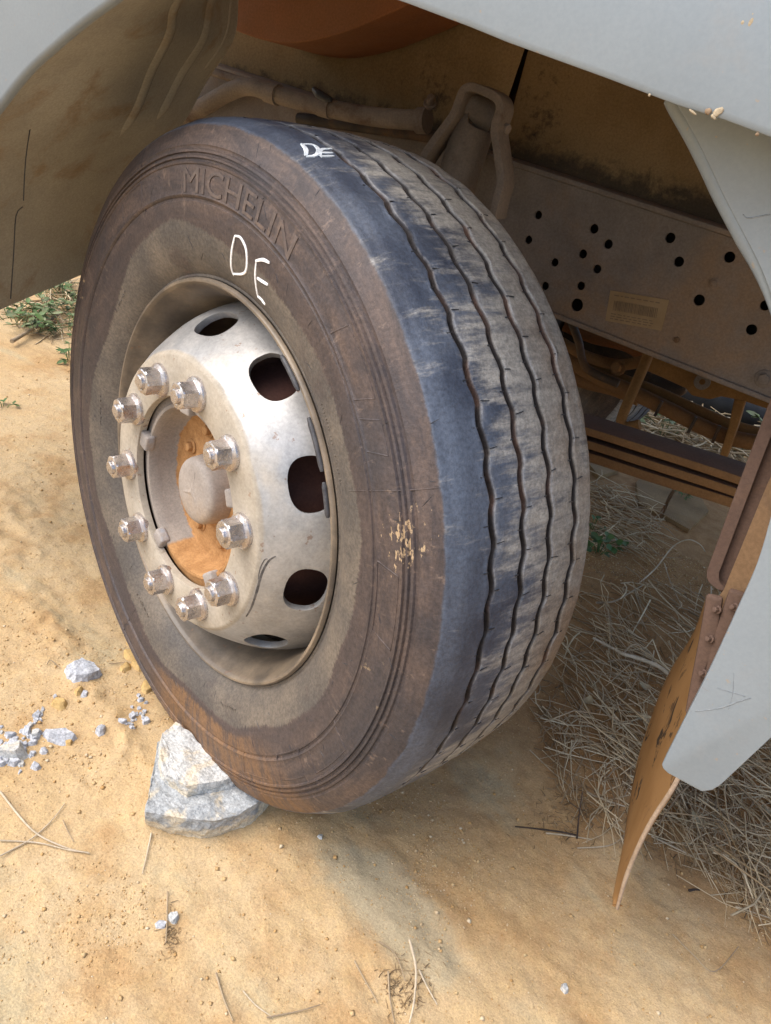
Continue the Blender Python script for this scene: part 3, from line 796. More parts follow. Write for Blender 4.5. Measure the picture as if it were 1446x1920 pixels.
DI = [(.2660, -.131), (.2620, -.116), (.2575, -.1030), (.2510, -.0870), (.2430, -.0715), (.2340, -.0570), (.2240, -.0425), (.2140, -.0280), (.2060, -.0180), (.1980, -.0140), (.1450, -.0130), (.1432, -.0120)]
disc = link('wheel_disc', revolve('wheel_disc', DO + DI, 200, True), wheel, M('disc'))
bm = bmesh.new()
for k in range(10):
    a = -11.5 + 36 * k
    nrm = Vector((.830 * math.sin(R_(a)), .830 * math.cos(R_(a)), .557)); tg = Vector((math.cos(R_(a)), -math.sin(R_(a)), 0)); sl2 = nrm.cross(tg)
    c = wl(.2455, a, -.0585); ring = []
    for i in range(32):
        u = 2 * math.pi * i / 32; cu, su = math.cos(u), math.sin(u)
        ring.append(c + tg * (.0375 * math.copysign(abs(cu) ** .82, cu)) + sl2 * (.0290 * math.copysign(abs(su) ** .82, su)))
    lo = [bm.verts.new(p - nrm * .05) for p in ring]; hi = [bm.verts.new(p + nrm * .05) for p in ring]
    for i in range(32): bm.faces.new((lo[i], lo[(i + 1) % 32], hi[(i + 1) % 32], hi[i]))
    bm.faces.new(lo[::-1]); bm.faces.new(hi)
cut = link('cutter', bm_mesh('cutter', bm), wheel)
bo = disc.modifiers.new('b', 'BOOLEAN'); bo.operation = 'DIFFERENCE'; bo.object = cut; bo.solver = 'EXACT'
bpy.context.view_layer.update()
bv = disc.modifiers.new('v', 'BEVEL'); bv.width = .0022; bv.segments = 3; bv.limit_method = 'ANGLE'; bv.angle_limit = R_(50)
sharp(bake(disc), 40); flag(disc.data, 'barrel', 0.0)
bpy.data.objects.remove(cut)

def hit_disc(x, y):
    o = WINV @ CAM; v = WINV.to_3x3() @ ray(x, y); z = -.02
    for _ in range(40):
        p = o + v * ((z - o.z) / v.z); rr = math.hypot(p.x, p.y); z = z * .6 + .4 * float(np.interp(rr, [q[0] for q in DO], [q[1] for q in DO]))
    return p
MAT['scuff'] = simple('dark_scuff', (0.07, 0.065, 0.062), (0.17, 0.155, 0.14), 60, 0.8, bump=0.2)
nrm_d = lambda p: (Vector((p.x, p.y, 0)).normalized() * .83 + Vector((0, 0, .55))).normalized()
bm = bmesh.new()
stroke(bm, [(462, 1156), (472, 1138), (482, 1108), (491, 1076), (504, 1052), (517, 1043)], hit_disc, .0042, .0003, nrm_d)
stroke(bm, [(484, 1086), (488, 1066), (496, 1050), (502, 1048)], hit_disc, .0020, .0003, nrm_d)
link('scuff_mark', bm_mesh('scuff_mark', bm), wheel, M('scuff'))
# brake drum seen dark red through the hand holes
MAT['drum'] = simple('rusty_brake_drum', (0.060, 0.026, 0.020), (0.10, 0.042, 0.030), 8, 0.8, bump=0.25, spec=0.3)
link('brake_drum', revolve('brake_drum', [(.14, -.030), (.185, -.030), (.195, -.045), (.205, -.085), (.222, -.13), (.232, -.16), (.236, -.30), (.0, -.30)], 96), wheel, M('drum'))

# hub with recessed dusty end
HUB = [(.165, -.030), (.150, -.0190), (.1440, -.0165), (.1350, -.0160), (.1335, -.0150), (.1320, -.0128), (.1270, -.0128), (.1255, -.0150), (.1235, -.030), (.1200, -.049), (.1150, -.0560), (.105, -.0590), (.072, -.0620),
       (.069, -.0610), (.066, -.0560), (.0620, -.0545), (.053, -.0540), (.048, -.0540)]
link('hub', revolve('hub', HUB, 128), wheel, M('hub'))
bm = bmesh.new(); bm_box(bm, Vector((0, 0, 0)), (.026, .022, .016))
lug = link('centring_lug', bm_mesh('centring_lug', bm), wheel, M('hubgrey')); bevel(lug, .0035, 3)
for k in range(5):                                            # five centring lugs between hub and disc
    o = lug if k == 0 else lug.copy()
    if k: COL.objects.link(o)
    a = -80 + 72 * k; o.location = wl(.1325, a, -.0105); o.rotation_euler = (0, 0, -R_(a))
for k in range(8):                                            # bolts on the recess floor
    a = 20 + 45 * k; bm = bmesh.new()
    bmesh.ops.create_cone(bm, cap_ends=True, segments=6, radius1=.0085, radius2=.0080, depth=.010, matrix=Matrix.Translation(wl(.088, a, -.0560)) @ Matrix.Rotation(R_(a * 2), 4, 'Z'))
    bmesh.ops.create_cone(bm, cap_ends=True, segments=14, radius1=.013, radius2=.0125, depth=.003, matrix=Matrix.Translation(wl(.088, a, -.0600)))
    hb = link('hub_bolt', bm_mesh('hub_bolt', bm), wheel, M('hub')); bevel(hb, .0012, 2)
link('hub_cap', revolve('hub_cap', [(.0545, -.056), (.0535, -.046), (.0515, -.0300), (.0500, -.0255), (.0470, -.0222), (.0425, -.0203), (.0320, -.0190), (.018, -.0183), (.0, -.0181)], 72), wheel, M('cap'))
bm = bmesh.new()                                              # three-pointed star in a ring, moulded on the cap
def cap_o(rr): return float(np.interp(rr, [0, .018, .032, .0425, .047], [-.0181, -.0183, -.0190, -.0203, -.0222]))
for k in range(3):
    a = 4 + 120 * k
    tip = wl(.0335, a, cap_o(.0335) + .0006); cen = Vector((0, 0, -.0181 + .0018))
    e1 = wl(.0060, a + 60, cap_o(.006) + .0002); e2 = wl(.0060, a - 60, cap_o(.006) + .0002)
    b_ = [bm.verts.new(v) for v in (tip, e1, cen, e2)]; dn = [bm.verts.new(v - Vector((0, 0, .004))) for v in (tip, e1, cen, e2)]
    bm.faces.new((b_[0], b_[1], b_[2])); bm.faces.new((b_[0], b_[2], b_[3]))
    for q in ((0, 1), (1, 2), (2, 3), (3, 0)): bm.faces.new((b_[q[0]], b_[q[1]], dn[q[1]], dn[q[0]]))
bm.normal_update()
starm = bm_mesh('star_emblem', bm)
link('star_emblem', starm, wheel, M('cap'))

# ten wheel nuts: washer, hexagonal nut, crumpled chrome cap
def nut_mesh(seed):
    rs = np.random.default_rng(seed); bm = bmesh.new()
    prof = [(.0, -.004), (.0245, -.004), (.0250, .0015), (.0240, .0045), (.0205, .0060), (.0192, .0072), (.0190, .010), (.0190, .018), (.0189, .0270), (.0180, .0288), (.0160, .0298), (.0125, .0298), (.0108, .0290), (.0100, .0335), (.0085, .0345), (.0, .0346)]
    n = 48; rings = []
    for ri, (r0, z0) in enumerate(prof):
        ring = []
        for i in range(n):
            u = 2 * math.pi * i / n; rr = r0
            if 5 <= ri <= 8:
                hx = math.cos(math.pi / 6) / math.cos((u % (math.pi / 3)) - math.pi / 6)
                rr = r0 * (hx * .92 + .08) * 1.05
            p = Vector((rr * math.sin(u), rr * math.cos(u), z0))
            if ri >= 4 and r0 > 0:
                k = mnoise.noise(p * 190 + Vector((seed * 9.1, 0, 0))) * .0006 + mnoise.noise(p * 420 + Vector((seed * 3.3, 5, 0))) * .0005
                p += Vector((math.sin(u), math.cos(u), .5)) * k
            ring.append(bm.verts.new(p))
        rings.append(ring)
    for a, b in zip(rings[:-1], rings[1:]):
        for i in range(n): bm.faces.new((a[i], b[i], b[(i + 1) % n], a[(i + 1) % n]))
    bmesh.ops.remove_doubles(bm, verts=bm.verts[:], dist=1e-6)
    return sharp(bm_mesh('wheel_nut', bm, True), 24)
for k in range(10):
    o = link('wheel_nut', nut_mesh(k), wheel, M('nut'))
    o.location = wl(.1675, 5.9 + 36 * k, .0005); o.rotation_euler = (0, 0, R_(k * 17))
# gouge scuff on the disc, three balance weights clipped to the flange
MAT['weight'] = simple('lead_weight', (0.035, 0.035, 0.04), (0.08, 0.08, 0.085), 40, 0.5, 0.0, bump=0.3)
for a0, a1 in ((27, 37), (44, 57), (59.5, 68)):
    pts = [wl(.2985, a, -.0405) for a in np.linspace(a0, a1, 9)]
    V, F = tube_arrays(pts, [.0022] + [.0036] * 7 + [.0022], 8)
    link('balance_weight', sharp(mesh('balance_weight', V, F), 60), wheel, M('weight'))

# the wheel on the far side of the axle
wheel2 = empty('wheel', (0, 0, 0), truck)
C2 = WC + Vector((-.15, 2.10, 0)); N2 = -WN
S2 = WU.cross(N2)
wheel2.matrix_local = Matrix(((S2.x, WU.x, N2.x, C2.x), (S2.y, WU.y, N2.y, C2.y), (S2.z, WU.z, N2.z, C2.z), (0, 0, 0, 1)))
link('tyre', TY, wheel2)
link('rim', rim.data, wheel2); link('wheel_disc', disc.data, wheel2)
link('brake_drum', bpy.data.objects['brake_drum'].data, wheel2)

# ---- bodywork
YB = -0.20
fr = [aty(*p, YB) for p in ((-120, 620), (-118, 480), (-70, 300), (0, 196), (48, 136), (100, 88), (160, 38), (212, 0))] + [Vector((-.10, YB, 1.147)), Vector((-.02, YB, 1.168))]
poly = smooth_pts(fr, 4) + [Vector((-.02, YB, 1.80)), Vector((-1.25, YB, 1.80)), Vector((-1.25, YB, fr[0].z))]
fender = prism('fender', poly, Vector((0, .016, 0)), M('white'), truck, .006, 3)
lowe = [aty(*p, YB - .040) for p in ((640, -34), (760, 6), (882, 52), (950, 80), (1135, 147), (1271, 199), (1355, 225), (1446, 259), (1600, 317), (1900, 430))]
up1 = [Vector((p.x, p.y - .002, p.z + .086)) for p in lowe]; up2 = [Vector((p.x, p.y + .045, 1.80)) for p in lowe]
poly = []
bm = bmesh.new()
rows = []
for row in ([p + Vector((0, .030, .022)) for p in lowe], [p + Vector((0, .005, .0015)) for p in lowe], lowe, [p + Vector((0, -.001, .006)) for p in lowe], up1, [p + Vector((0, .004, .006)) for p in up1], up2, [p + Vector((0, .02, 0)) for p in up2], [p + Vector((0, .022, .045)) for p in lowe]):
    rows.append([bm.verts.new(p) for p in row])
for a, b in zip(rows, rows[1:] + rows[:1]):
    for i in range(len(a) - 1): bm.faces.new((a[i], a[i + 1], b[i + 1], b[i]))
bm.faces.new([r_[0] for r_ in rows]); bm.faces.new([r_[-1] for r_ in rows][::-1])
skirt = link('side_skirt', bm_mesh('side_skirt', bm), truck, M('white')); bevel(skirt, .0022, 2)
MAT['mud'] = simple('dried_mud_splat', (0.34, 0.27, 0.18), (0.44, 0.37, 0.26), 60, 0.95, bump=0.4, spec=0.1)
MAT['mud_dark'] = simple('brown_mud_splat', (0.20, 0.14, 0.09), (0.28, 0.20, 0.13), 60, 0.95, bump=0.4, spec=0.1)
for (x, y), w_, h_, a_, mt in (((1346, 210), .0042, .0072, .7, 'mud'), ((1328, 209), .0040, .0036, 0, 'mud_dark'), ((1338, 219), .004, .002, .5, 'mud'), ((1409, 40), .0034, .0085, .15, 'mud'), ((1393, 42), .0030, .0036, 0, 'mud'), ((1412, 26), .0025, .003, 0, 'mud'), ((1299, 210), .006, .0014, .35, 'mud'), ((1420, 252), .002, .002, 0, 'mud_dark'), ((1218, 178), .0018, .0018, 0, 'mud')):
    bm = bmesh.new(); bmesh.ops.create_icosphere(bm, subdivisions=2, radius=1)
    for v in bm.verts:
        kk = 1 + .35 * mnoise.noise(v.co * 1.7 + Vector((x, y, 0))); v.co = Vector((v.co.x * w_ * kk * .62, v.co.y * .0006, v.co.z * h_ * kk * .62)); v.co.rotate(Matrix.Rotation(a_, 3, 'Y'))
        v.co += aty(x, y, YB - .0412)
    link('mud_splat', bm_mesh('mud_splat', bm, True), skirt, M(mt))
YR = -0.160
ar = [aty(*p, YR) for p in ((1262, 180), (1271, 199), (1300, 250), (1330, 310), (1358, 370), (1400, 450), (1425, 500), (1448, 560), (1478, 660), (1486, 760), (1474, 860), (1448, 960), (1420, 1056), (1378, 1152), (1330, 1256), (1290, 1336), (1241, 1434))]
ar = [Vector((p.x, YR, p.z)) for p in ar]
bot = [aty(*p, YR) for p in ((1243, 1441), (1252, 1450), (1316, 1485), (1336, 1482), (1352, 1472), (1446, 1384), (1560, 1270))]
ar2 = smooth_pts(ar, 4)
top = [Vector((1.25, YR, bot[-1].z + .05)), Vector((1.25, YR, 1.35)), Vector((.43, YR, 1.35))]
rf = prism('rear_fender', ar2 + bot + top, Vector((0, .020, 0)), M('white'), truck, .007, 3)
# pressed return lip following the arch
tube('arch_lip', [p + Vector((-.002, .010, 0)) for p in ar[:9]], [.0085] * 6 + [.007, .005, .003], M('white'), truck, 10, 4)

# scratches and a hair crack in the rear fender paint
MAT['scratch'] = simple('grey_scratch', (0.19, 0.21, 0.225), (0.25, 0.28, 0.30), 60, 0.8, bump=0)
for pts, w_ in ((((1393, 402), (1404, 409), (1446, 402), (1500, 398)), .0011), (((1304, 1334), (1350, 1328), (1384, 1316), (1409, 1309)), .0010), (((1345, 1290), (1370, 1298), (1398, 1306)), .0006), (((1376, 1262), (1374, 1300), (1366, 1330)), .0005)):
    pp_ = smooth_pts([aty(*p, YR - .0004) for p in pts], 5)
    V, F = tube_arrays([p for p in pp_], [w_ * .3] + [w_ * .62 * random.uniform(.5, 1.1) for _ in pp_[2:]] + [w_ * .3], 5)
    link('scratch', mesh('scratch', [(v[0], YR + (v[1] - YR) * .5, v[2]) for v in V], F), rf, M('scratch'))
# front liner with pressed ribs
LA = [aty(*p, YB + .020) for p in ((-150, 640), (-130, 480), (-75, 302), (-4, 200), (44, 140), (96, 92), (156, 42), (208, 4))] + [Vector((-.10, YB + .02, 1.15))]
LB = [aty(*p, Y) for p, Y in (((152, 512), .20), ((172, 460), .22), ((208, 392), .24), ((262, 310), .26), ((335, 232), .28), ((384, 146), .29), ((432, 72), .29), ((441, 0), .29), ((446, -70), .29))]
liner = loft('fender_liner', LA, LB, 40, .005, M('liner'), truck, None, 8)
LAs, LBs = smooth_pts(LA, 8), smooth_pts(LB, 8)
def lsurf(u, v):
    k = u * (len(LAs) - 1); i_ = min(int(k), len(LAs) - 2); t_ = k - i_
    return LAs[i_].lerp(LAs[i_ + 1], t_).lerp(LBs[i_].lerp(LBs[i_ + 1], t_), v)
def lrib(us, vf, rad, sink):
    pts = []
    for u in us:
        p, pu, pv = lsurf(u, vf(u)), lsurf(min(1, u + .02), vf(u)), lsurf(u, vf(u) + .02)
        nrm_ = (pu - p).cross(pv - p).normalized()
        if nrm_.dot(CAM - p) < 0: nrm_ = -nrm_
        pts.append(p - nrm_ * sink)
    n = len(pts); rr = [rad * min(1, .25 + 4.5 * i_ / n, .25 + 4.5 * (n - 1 - i_) / n) for i_ in range(n)]
    V, F = tube_arrays(pts, rr, 14)
    link('liner_rib', sharp(mesh('liner_rib', V, F), 60), liner, M('liner'))
lrib(np.linspace(.36, 1, 40), lambda u: .40 + .60 * (.875 - u), .017, .007)
lrib(np.linspace(.44, 1, 36), lambda u: .70 + .27 * (.875 - u), .019, .008)
lrib(np.linspace(.60, 1, 30), lambda u: .92, .013, .006)
lrib(np.linspace(.10, .64, 40), lambda u: .15 + 1.15 * (.625 - u), .009, .005)
tube('liner_edge', [p for p in LB], .006, M('liner'), liner, 10, 6)
# lower skirt of the liner reaching the left edge of the view
bev_pts = [aty(*p, Y) for p, Y in (((-150, 640), YB + .02), ((4, 628), -.05), ((14, 600), -.02), ((28, 578), .02), ((152, 512), .20))]
# liner crack, split line
tube('liner_split', [aty(*p, -.10) for p in ((75, 142), (60, 220), (48, 300), (44, 376))], .0009, M('black'), truck, 6, 3)
tube('liner_split', [aty(*p, -.075) for p in ((42, 388), (30, 405), (26, 470), (20, 560))], .0010, M('black'), truck, 6, 3)
for p in ((104, 118), (53, 168), (33, 205), (114, 260), (84, 308), (36, 385), (58, 402)):
    pass

# ---- chassis rail, punched
YW = 0.62
zt0, zt1 = aty(940, 305, YW), aty(1446, 470, YW); zb0, zb1 = aty(1040, 585, YW), aty(1446, 745, YW)
def lin(a, b, x): return a.z + (b.z - a.z) * (x - a.x) / (b.x - a.x)
cu = bpy.data.curves.new('rail', 'CURVE'); cu.dimensions = '2D'; cu.fill_mode = 'BOTH'; cu.extrude = .004
def spl(pts):
    s = cu.splines.new('POLY'); s.points.add(len(pts) - 1); s.use_cyclic_u = True
    for q, p in zip(s.points, pts): q.co = (p[0], p[1], 0, 1)
xa, xb = -1.3, 2.2
spl([(xa, lin(zb0, zb1, xa)), (xb, lin(zb0, zb1, xb)), (xb, lin(zt0, zt1, xb)), (xa, lin(zt0, zt1, xa))])
HOLES = [(310, 607, 15), (266, 719, 15), (384, 820, 15), (341, 926, 15), (561, 669, 17), (625, 738, 17), (511, 782, 16), (575, 850, 16), (502, 926, 16), (484, 1012, 24), (904, 710, 18), (943, 817, 18), (1171, 797, 19), (1034, 990, 20), (1332, 1014, 18), (1270, 1123, 19)]
for hx, hy, hr in HOLES:
    c = aty(880 + hx / 2.399, 150 + hy / 2.399, YW); rad = hr / 2.399 / F_PX * (c - CAM).length * 1.12
    spl([(c.x + rad * math.cos(2 * math.pi * i / 28), c.z + rad * math.sin(2 * math.pi * i / 28)) for i in range(28)])
ro = bpy.data.objects.new('rail', cu); COL.objects.link(ro)
dg = bpy.context.evaluated_depsgraph_get(); rme = bpy.data.meshes.new_from_object(ro.evaluated_get(dg)); bpy.data.objects.remove(ro)
bm = bmesh.new(); bm.from_mesh(rme)
for v in bm.verts: v.co = Vector((v.co.x, YW + .004 + v.co.z, v.co.y))
rail = link('frame_rail', bm_mesh('frame_rail', bm), truck, M('rail'))
def flange(za, zb, dz, nm):
    prism(nm, [Vector((xa, YW - .005, lin(za, zb, xa) + dz)), Vector((xb, YW - .005, lin(za, zb, xb) + dz)), Vector((xb, YW - .005, lin(za, zb, xb) + dz + .010)), Vector((xa, YW - .005, lin(za, zb, xa) + dz + .010))], Vector((0, .085, 0)), M('rail'), truck, .003, 2)
flange(zt0, zt1, .0005, 'rail_flange'); flange(zb0, zb1, -.0105, 'rail_flange')
# dark back plate added across the channel so the punched holes stay black
prism('hole_backing', [Vector((xa, YW + .085, lin(zb0, zb1, xa) - .02)), Vector((xb, YW + .085, lin(zb0, zb1, xb) - .02)), Vector((xb, YW + .085, lin(zt0, zt1, xb) + .01)), Vector((xa, YW + .085, lin(zt0, zt1, xa) + .01))], Vector((0, .008, 0)), M('dark'), truck)
# data sticker with a bar code
def mat_label():
    b = NB('dusty_sticker')
    c = b.mix(b.ramp(b.noise(20, 5), 0.3, 0.7), (0.27, 0.185, 0.095), (0.33, 0.235, 0.13))
    return b.done(c, 0.85, 0, 0.2)
MAT['label'] = mat_label()
MAT['labelink'] = simple('faded_ink', (0.17, 0.115, 0.066), (0.20, 0.14, 0.08), 20, 0.85, bump=0)
ql = [aty(*p, YW - .0012) for p in ((1144.7, 544), (1255, 562.7), (1240.6, 620.2), (1135, 601))]
prism('data_sticker', ql, Vector((0, .0011, 0)), M('label'), rail)
bm = bmesh.new(); ex_, ey_ = (ql[1] - ql[0]), (ql[3] - ql[0]); u = .10
while u < .86:
    w_ = random.choice((.008, .012, .018)); 
    a = ql[0] + ex_ * u + ey_ * .30; b_ = ql[0] + ex_ * (u + w_) + ey_ * .30; c = ql[0] + ex_ * (u + w_) + ey_ * .62; e = ql[0] + ex_ * u + ey_ * .62
    bm.faces.new([bm.verts.new(v + Vector((0, -.0006, 0))) for v in (a, b_, c, e)]); u += w_ + random.choice((.008, .014))
for v0 in (.12, .72, .80, .88):
    u = .08
    while u < .8:
        w_ = random.uniform(.03, .09)
        bm.faces.new([bm.verts.new(ql[0] + ex_ * (u + du) + ey_ * (v0 + dv) + Vector((0, -.0006, 0))) for du, dv in ((0, 0), (w_, 0), (w_, .03), (0, .03))]); u += w_ + .03
tag(link('bar_code', bm_mesh('bar_code', bm), rail, M('labelink')), kind='stuff')
def bolt(name, c, axis, rad, hgt, mat, parent, washer=True):
    bm = bmesh.new(); q = Vector(axis).to_track_quat('Z', 'Y').to_matrix().to_4x4()
    if washer: bmesh.ops.create_cone(bm, cap_ends=True, segments=20, radius1=rad * 1.5, radius2=rad * 1.45, depth=hgt * .25, matrix=Matrix.Translation(c) @ q @ Matrix.Translation((0, 0, hgt * .125)))
    bmesh.ops.create_cone(bm, cap_ends=True, segments=6, radius1=rad, radius2=rad * .96, depth=hgt, matrix=Matrix.Translation(c) @ q @ Matrix.Translation((0, 0, hgt * .5)))
    o = link(name, bm_mesh(name, bm), parent, mat); bevel(o, rad * .12, 2); return o
bolt('rail_bolt', aty(1433, 710, YW), (0, -1, 0), .011, .010, M('rail'), rail)
bolt('rail_bolt', aty(1340, 532, YW), (0, -1, 0), .007, .005, M('rail'), rail)
bolt('rail_bolt', aty(1269, 637, YW), (0, -1, 0), .006, .003, M('dark'), rail, False)

# ---- dusty inner sheets behind the wheel
YS = 0.715
SL0, SL1 = aty(983, 92, YS), aty(936, 240, YS)
sheetL = [Vector((-2.0, YS, .90)), Vector((SL1.x - .004 + (SL1.x - SL0.x) * .5, YS, .90)), Vector((SL1.x - .004, YS, SL1.z)), Vector((SL0.x - .001, YS, SL0.z)), Vector((SL0.x + .01, YS, 1.4)), Vector((-2.0, YS, 1.4))]
prism('inner_sheet', sheetL, Vector((0, .006, 0)), M('sheet'), truck, .002, 2)
sheetR = [Vector((SL1.x + .012 + (SL1.x - SL0.x) * .5, YS + .012, .90)), Vector((2.0, YS + .012, .90)), Vector((2.0, YS + .012, 1.4)), Vector((SL0.x + .014, YS + .012, 1.4)), Vector((SL0.x + .003, YS + .012, SL0.z)), Vector((SL1.x + .012, YS + .012, SL1.z))]
prism('inner_sheet', sheetR, Vector((0, .006, 0)), M('sheet'), truck, .002, 2)
prism('slit_backing', [Vector((-2.0, YS + .06, .80)), Vector((2.0, YS + .06, .80)), Vector((2.0, YS + .06, 1.40)), Vector((-2.0, YS + .06, 1.40))], Vector((0, .01, 0)), M('dark'), truck)  # added dark backing so the slit between the sheets stays black
rp = [aty(*p, .50) for p in ((432, 40), (440, 56), (500, 76), (562, 80), (640, 62), (700, 38), (770, 6), (860, -50))]
rp = smooth_pts(rp, 4) + [Vector((rp[-1].x, .50, 1.40)), Vector((rp[0].x - .02, .50, 1.40))]
prism('floor_pan', rp, Vector((0, .20, 0)), M('redsheet'), truck, .02, 4)

# ---- stabiliser pipe run with joints
YP = 0.50
P1 = [aty(*p, YP) for p in ((300, 262), (340, 228), (395, 192), (440, 168), (472, 163), (515, 176), (575, 193), (640, 208), (710, 220), (790, 226))]
pipe = tube('brake_pipe', P1, [.019, .019, .0185, .018, .0175, .017, .0165, .017, .0175, .018], M('pipe'), truck, 16)
for (x, y), (x2, y2), rr in (((500, 171), (522, 178), .0205), ((600, 198), (622, 204), .0195), ((784, 226), (802, 226), .023)):
    tube('pipe_joint', [aty(x, y, YP), aty(x2, y2, YP)], rr, M('pipe'), pipe, 18, 0)
tube('support_rod', [aty(*p, .56) for p in ((340, 116), (385, 130), (455, 152), (520, 170))], .009, M('pipe'), truck, 10)
tube('support_rod', [aty(*p, .60) for p in ((300, 230), (352, 200), (395, 186), (450, 165))], .012, M('dark'), truck, 10)
tube('support_rod', [aty(*p, .60) for p in ((560, 222), (700, 240), (830, 262), (900, 300))], .012, M('dark'), truck, 10)
bolt('pipe_clamp_bolt', aty(806, 196, YP), (0.3, -.6, .5), .008, .022, M('pipe'), pipe)
tube('cable_end', [aty(*p, .47) for p in ((588, 166), (598, 176), (612, 184), (622, 186))], [.005, .009, .008, .004], M('black'), truck, 8)

# ---- shock absorber in its forked bracket
YK = 0.47
def strap(name, pxs, Y, wd, th, parent, mat):
    """flat bar following pixels in the plane Y, width wd along Y, thickness th"""
    pts = smooth_pts([aty(*p, Y) for p in pxs], 6); n = len(pts); V, F = [], []
    for i, p in enumerate(pts):
        t = (pts[min(i + 1, n - 1)] - pts[max(i - 1, 0)]).normalized(); nn = t.cross(Vector((0, 1, 0))).normalized()
        for a, b in ((-.5, 0), (.5, 0), (.5, 1), (-.5, 1)): V.append(p + nn * (a * th) + Vector((0, b * wd, 0)))
    for i in range(n - 1):
        for k in range(4): F.append((i * 4 + k, i * 4 + (k + 1) % 4, i * 4 + 4 + (k + 1) % 4, i * 4 + 4 + k))
    F.append((0, 1, 2, 3)); F.append(tuple(range(4 * n - 1, 4 * n - 5, -1)))
    me = mesh(name, V, F, False); bm = bmesh.new(); bm.from_mesh(me); bmesh.ops.recalc_face_normals(bm, faces=bm.faces[:]); bm.to_mesh(me); bm.free()
    o = link(name, me, parent, mat); bevel(o, th * .22, 2, 50); return o
shock = tube('shock_absorber', [aty(*p, YK + .04) for p in ((893, 232), (888, 244), (858, 335), (835, 420), (790, 560))], [.030, .0375, .0385, .0385, .0385], M('pipe'), truck, 28, 4)
SHC = aty(896, 209, YK + .042)
tube('shock_eye', [SHC + Vector((-.028, -.012, .008)), SHC + Vector((.030, .012, -.006))], .027, M('pipe'), shock, 24, 0)
strap('shock_bracket', [(770, 330), (806, 272), (846, 218), (858, 190), (868, 168), (884, 163), (910, 172), (930, 184), (936, 204), (926, 240), (932, 290), (938, 340), (930, 372), (922, 410)], YK - .015, .050, .015, shock, M('pipe'))
bolt('shock_bolt', aty(936, 236, YK + .02), (1, -.2, -.1), .010, .022, M('pipe'), shock)

# ---- leaf spring pack
YL = 0.54
spring = empty('leaf_spring', (0, 0, 0), truck)
def leafbar(tops, h, Yf, wd, nm):
    pts = smooth_pts([aty(*p, Yf) for p in tops], 6); n = len(pts); V, F = [], []
    for p in pts:
        for dy, dz in ((0, 0), (wd, 0), (wd, -h), (0, -h)): V.append(p + Vector((0, dy, dz)))
    for i in range(n - 1):
        for k in range(4): F.append((i * 4 + k, i * 4 + (k + 1) % 4, i * 4 + 4 + (k + 1) % 4, i * 4 + 4 + k))
    F.append((0, 1, 2, 3)); F.append(tuple(range(4 * n - 1, 4 * n - 5, -1)))
    me = mesh(nm, V, F, False); bm = bmesh.new(); bm.from_mesh(me); bmesh.ops.recalc_face_normals(bm, faces=bm.faces[:]); bm.to_mesh(me); bm.free()
    o = link(nm, me, spring, M('leaf')); me.materials.append(M('leaftop'))
    for p_ in me.polygons:
        if p_.normal.z > .7: p_.material_index = 1
    b = o.modifiers.new('b', 'BEVEL'); b.width = .003; b.segments = 2; b.limit_method = 'ANGLE'; sharp(bake(o), 40)
leafbar([(700, 690), (900, 742), (1087, 797), (1230, 842), (1384, 892), (1560, 955), (1760, 1030)], .0165, YL, .090, 'leaf')
leafbar([(700, 716), (900, 766), (1090, 822), (1228, 866), (1380, 915), (1560, 978), (1760, 1050)], .0175, YL + .010, .090, 'leaf')
leafbar([(700, 740), (900, 790), (1092, 845), (1226, 888), (1374, 934), (1560, 996)], .020, YL + .020, .090, 'leaf')

# ---- clutter under the frame
tube('stirrup_bar', [aty(*p, .80) for p in ((1226, 620), (1216, 664), (1190, 726), (1168, 778), (1166, 794), (1176, 800), (1200, 796))], .0115, M('rustybeam'), truck, 12)
hose = tube('air_hose', [aty(*p, 1.02) for p in ((1060, 672), (1120, 706), (1200, 742), (1262, 772), (1330, 806), (1385, 824), (1470, 838))], .019, M('leaf'), truck, 14)
tube('air_hose', [aty(*p, 1.06) for p in ((1060, 652), (1140, 700), (1220, 730), (1300, 766), (1380, 800), (1470, 822))], .014, M('rustybeam'), truck, 12)
for a, b_ in (((1242, 752), (1228, 780)), ((1306, 782), (1290, 812)), ((1350, 798), (1336, 830))):
    tube('cable_tie', [aty(*a, .995), aty(*b_, .995)], .004, M('dark'), hose, 8, 0)
def slab(nm, pxs, Y, dep, mat, bev=.006):
    return prism(nm, [aty(*p, Y) for p in pxs], Vector((0, dep, 0)), M(mat), truck, bev, 2)
slab('cross_member', [(1216, 640), (1300, 672), (1470, 740), (1470, 778), (1392, 752), (1352, 744), (1330, 750), (1296, 742), (1284, 728), (1222, 700), (1196, 690)], .96, .10, 'rustybeam')
slab('bracket', [(1378, 742), (1398, 750), (1384, 800), (1362, 862), (1348, 858), (1366, 800)], .98, .03, 'rustybeam', .004)
slab('gearbox', [(1030, 560), (1120, 590), (1216, 640), (1196, 690), (1290, 726), (1284, 742), (1236, 756), (1204, 748), (1120, 706), (1020, 660)], 1.12, .55, 'dark', .02)
bm = bmesh.new(); c = aty(1317, 716, .945)
me = revolve('x', [(.0065, .012), (.0170, .012), (.0180, .009), (.0180, 0), (.0065, 0)], 28, True)
ey = link('bush_eye', me, truck, M('rail')); ey.matrix_local = Matrix.Translation(c) @ Vector((.1, -1, .25)).to_track_quat('Z', 'Y').to_matrix().to_4x4()
bm.free()
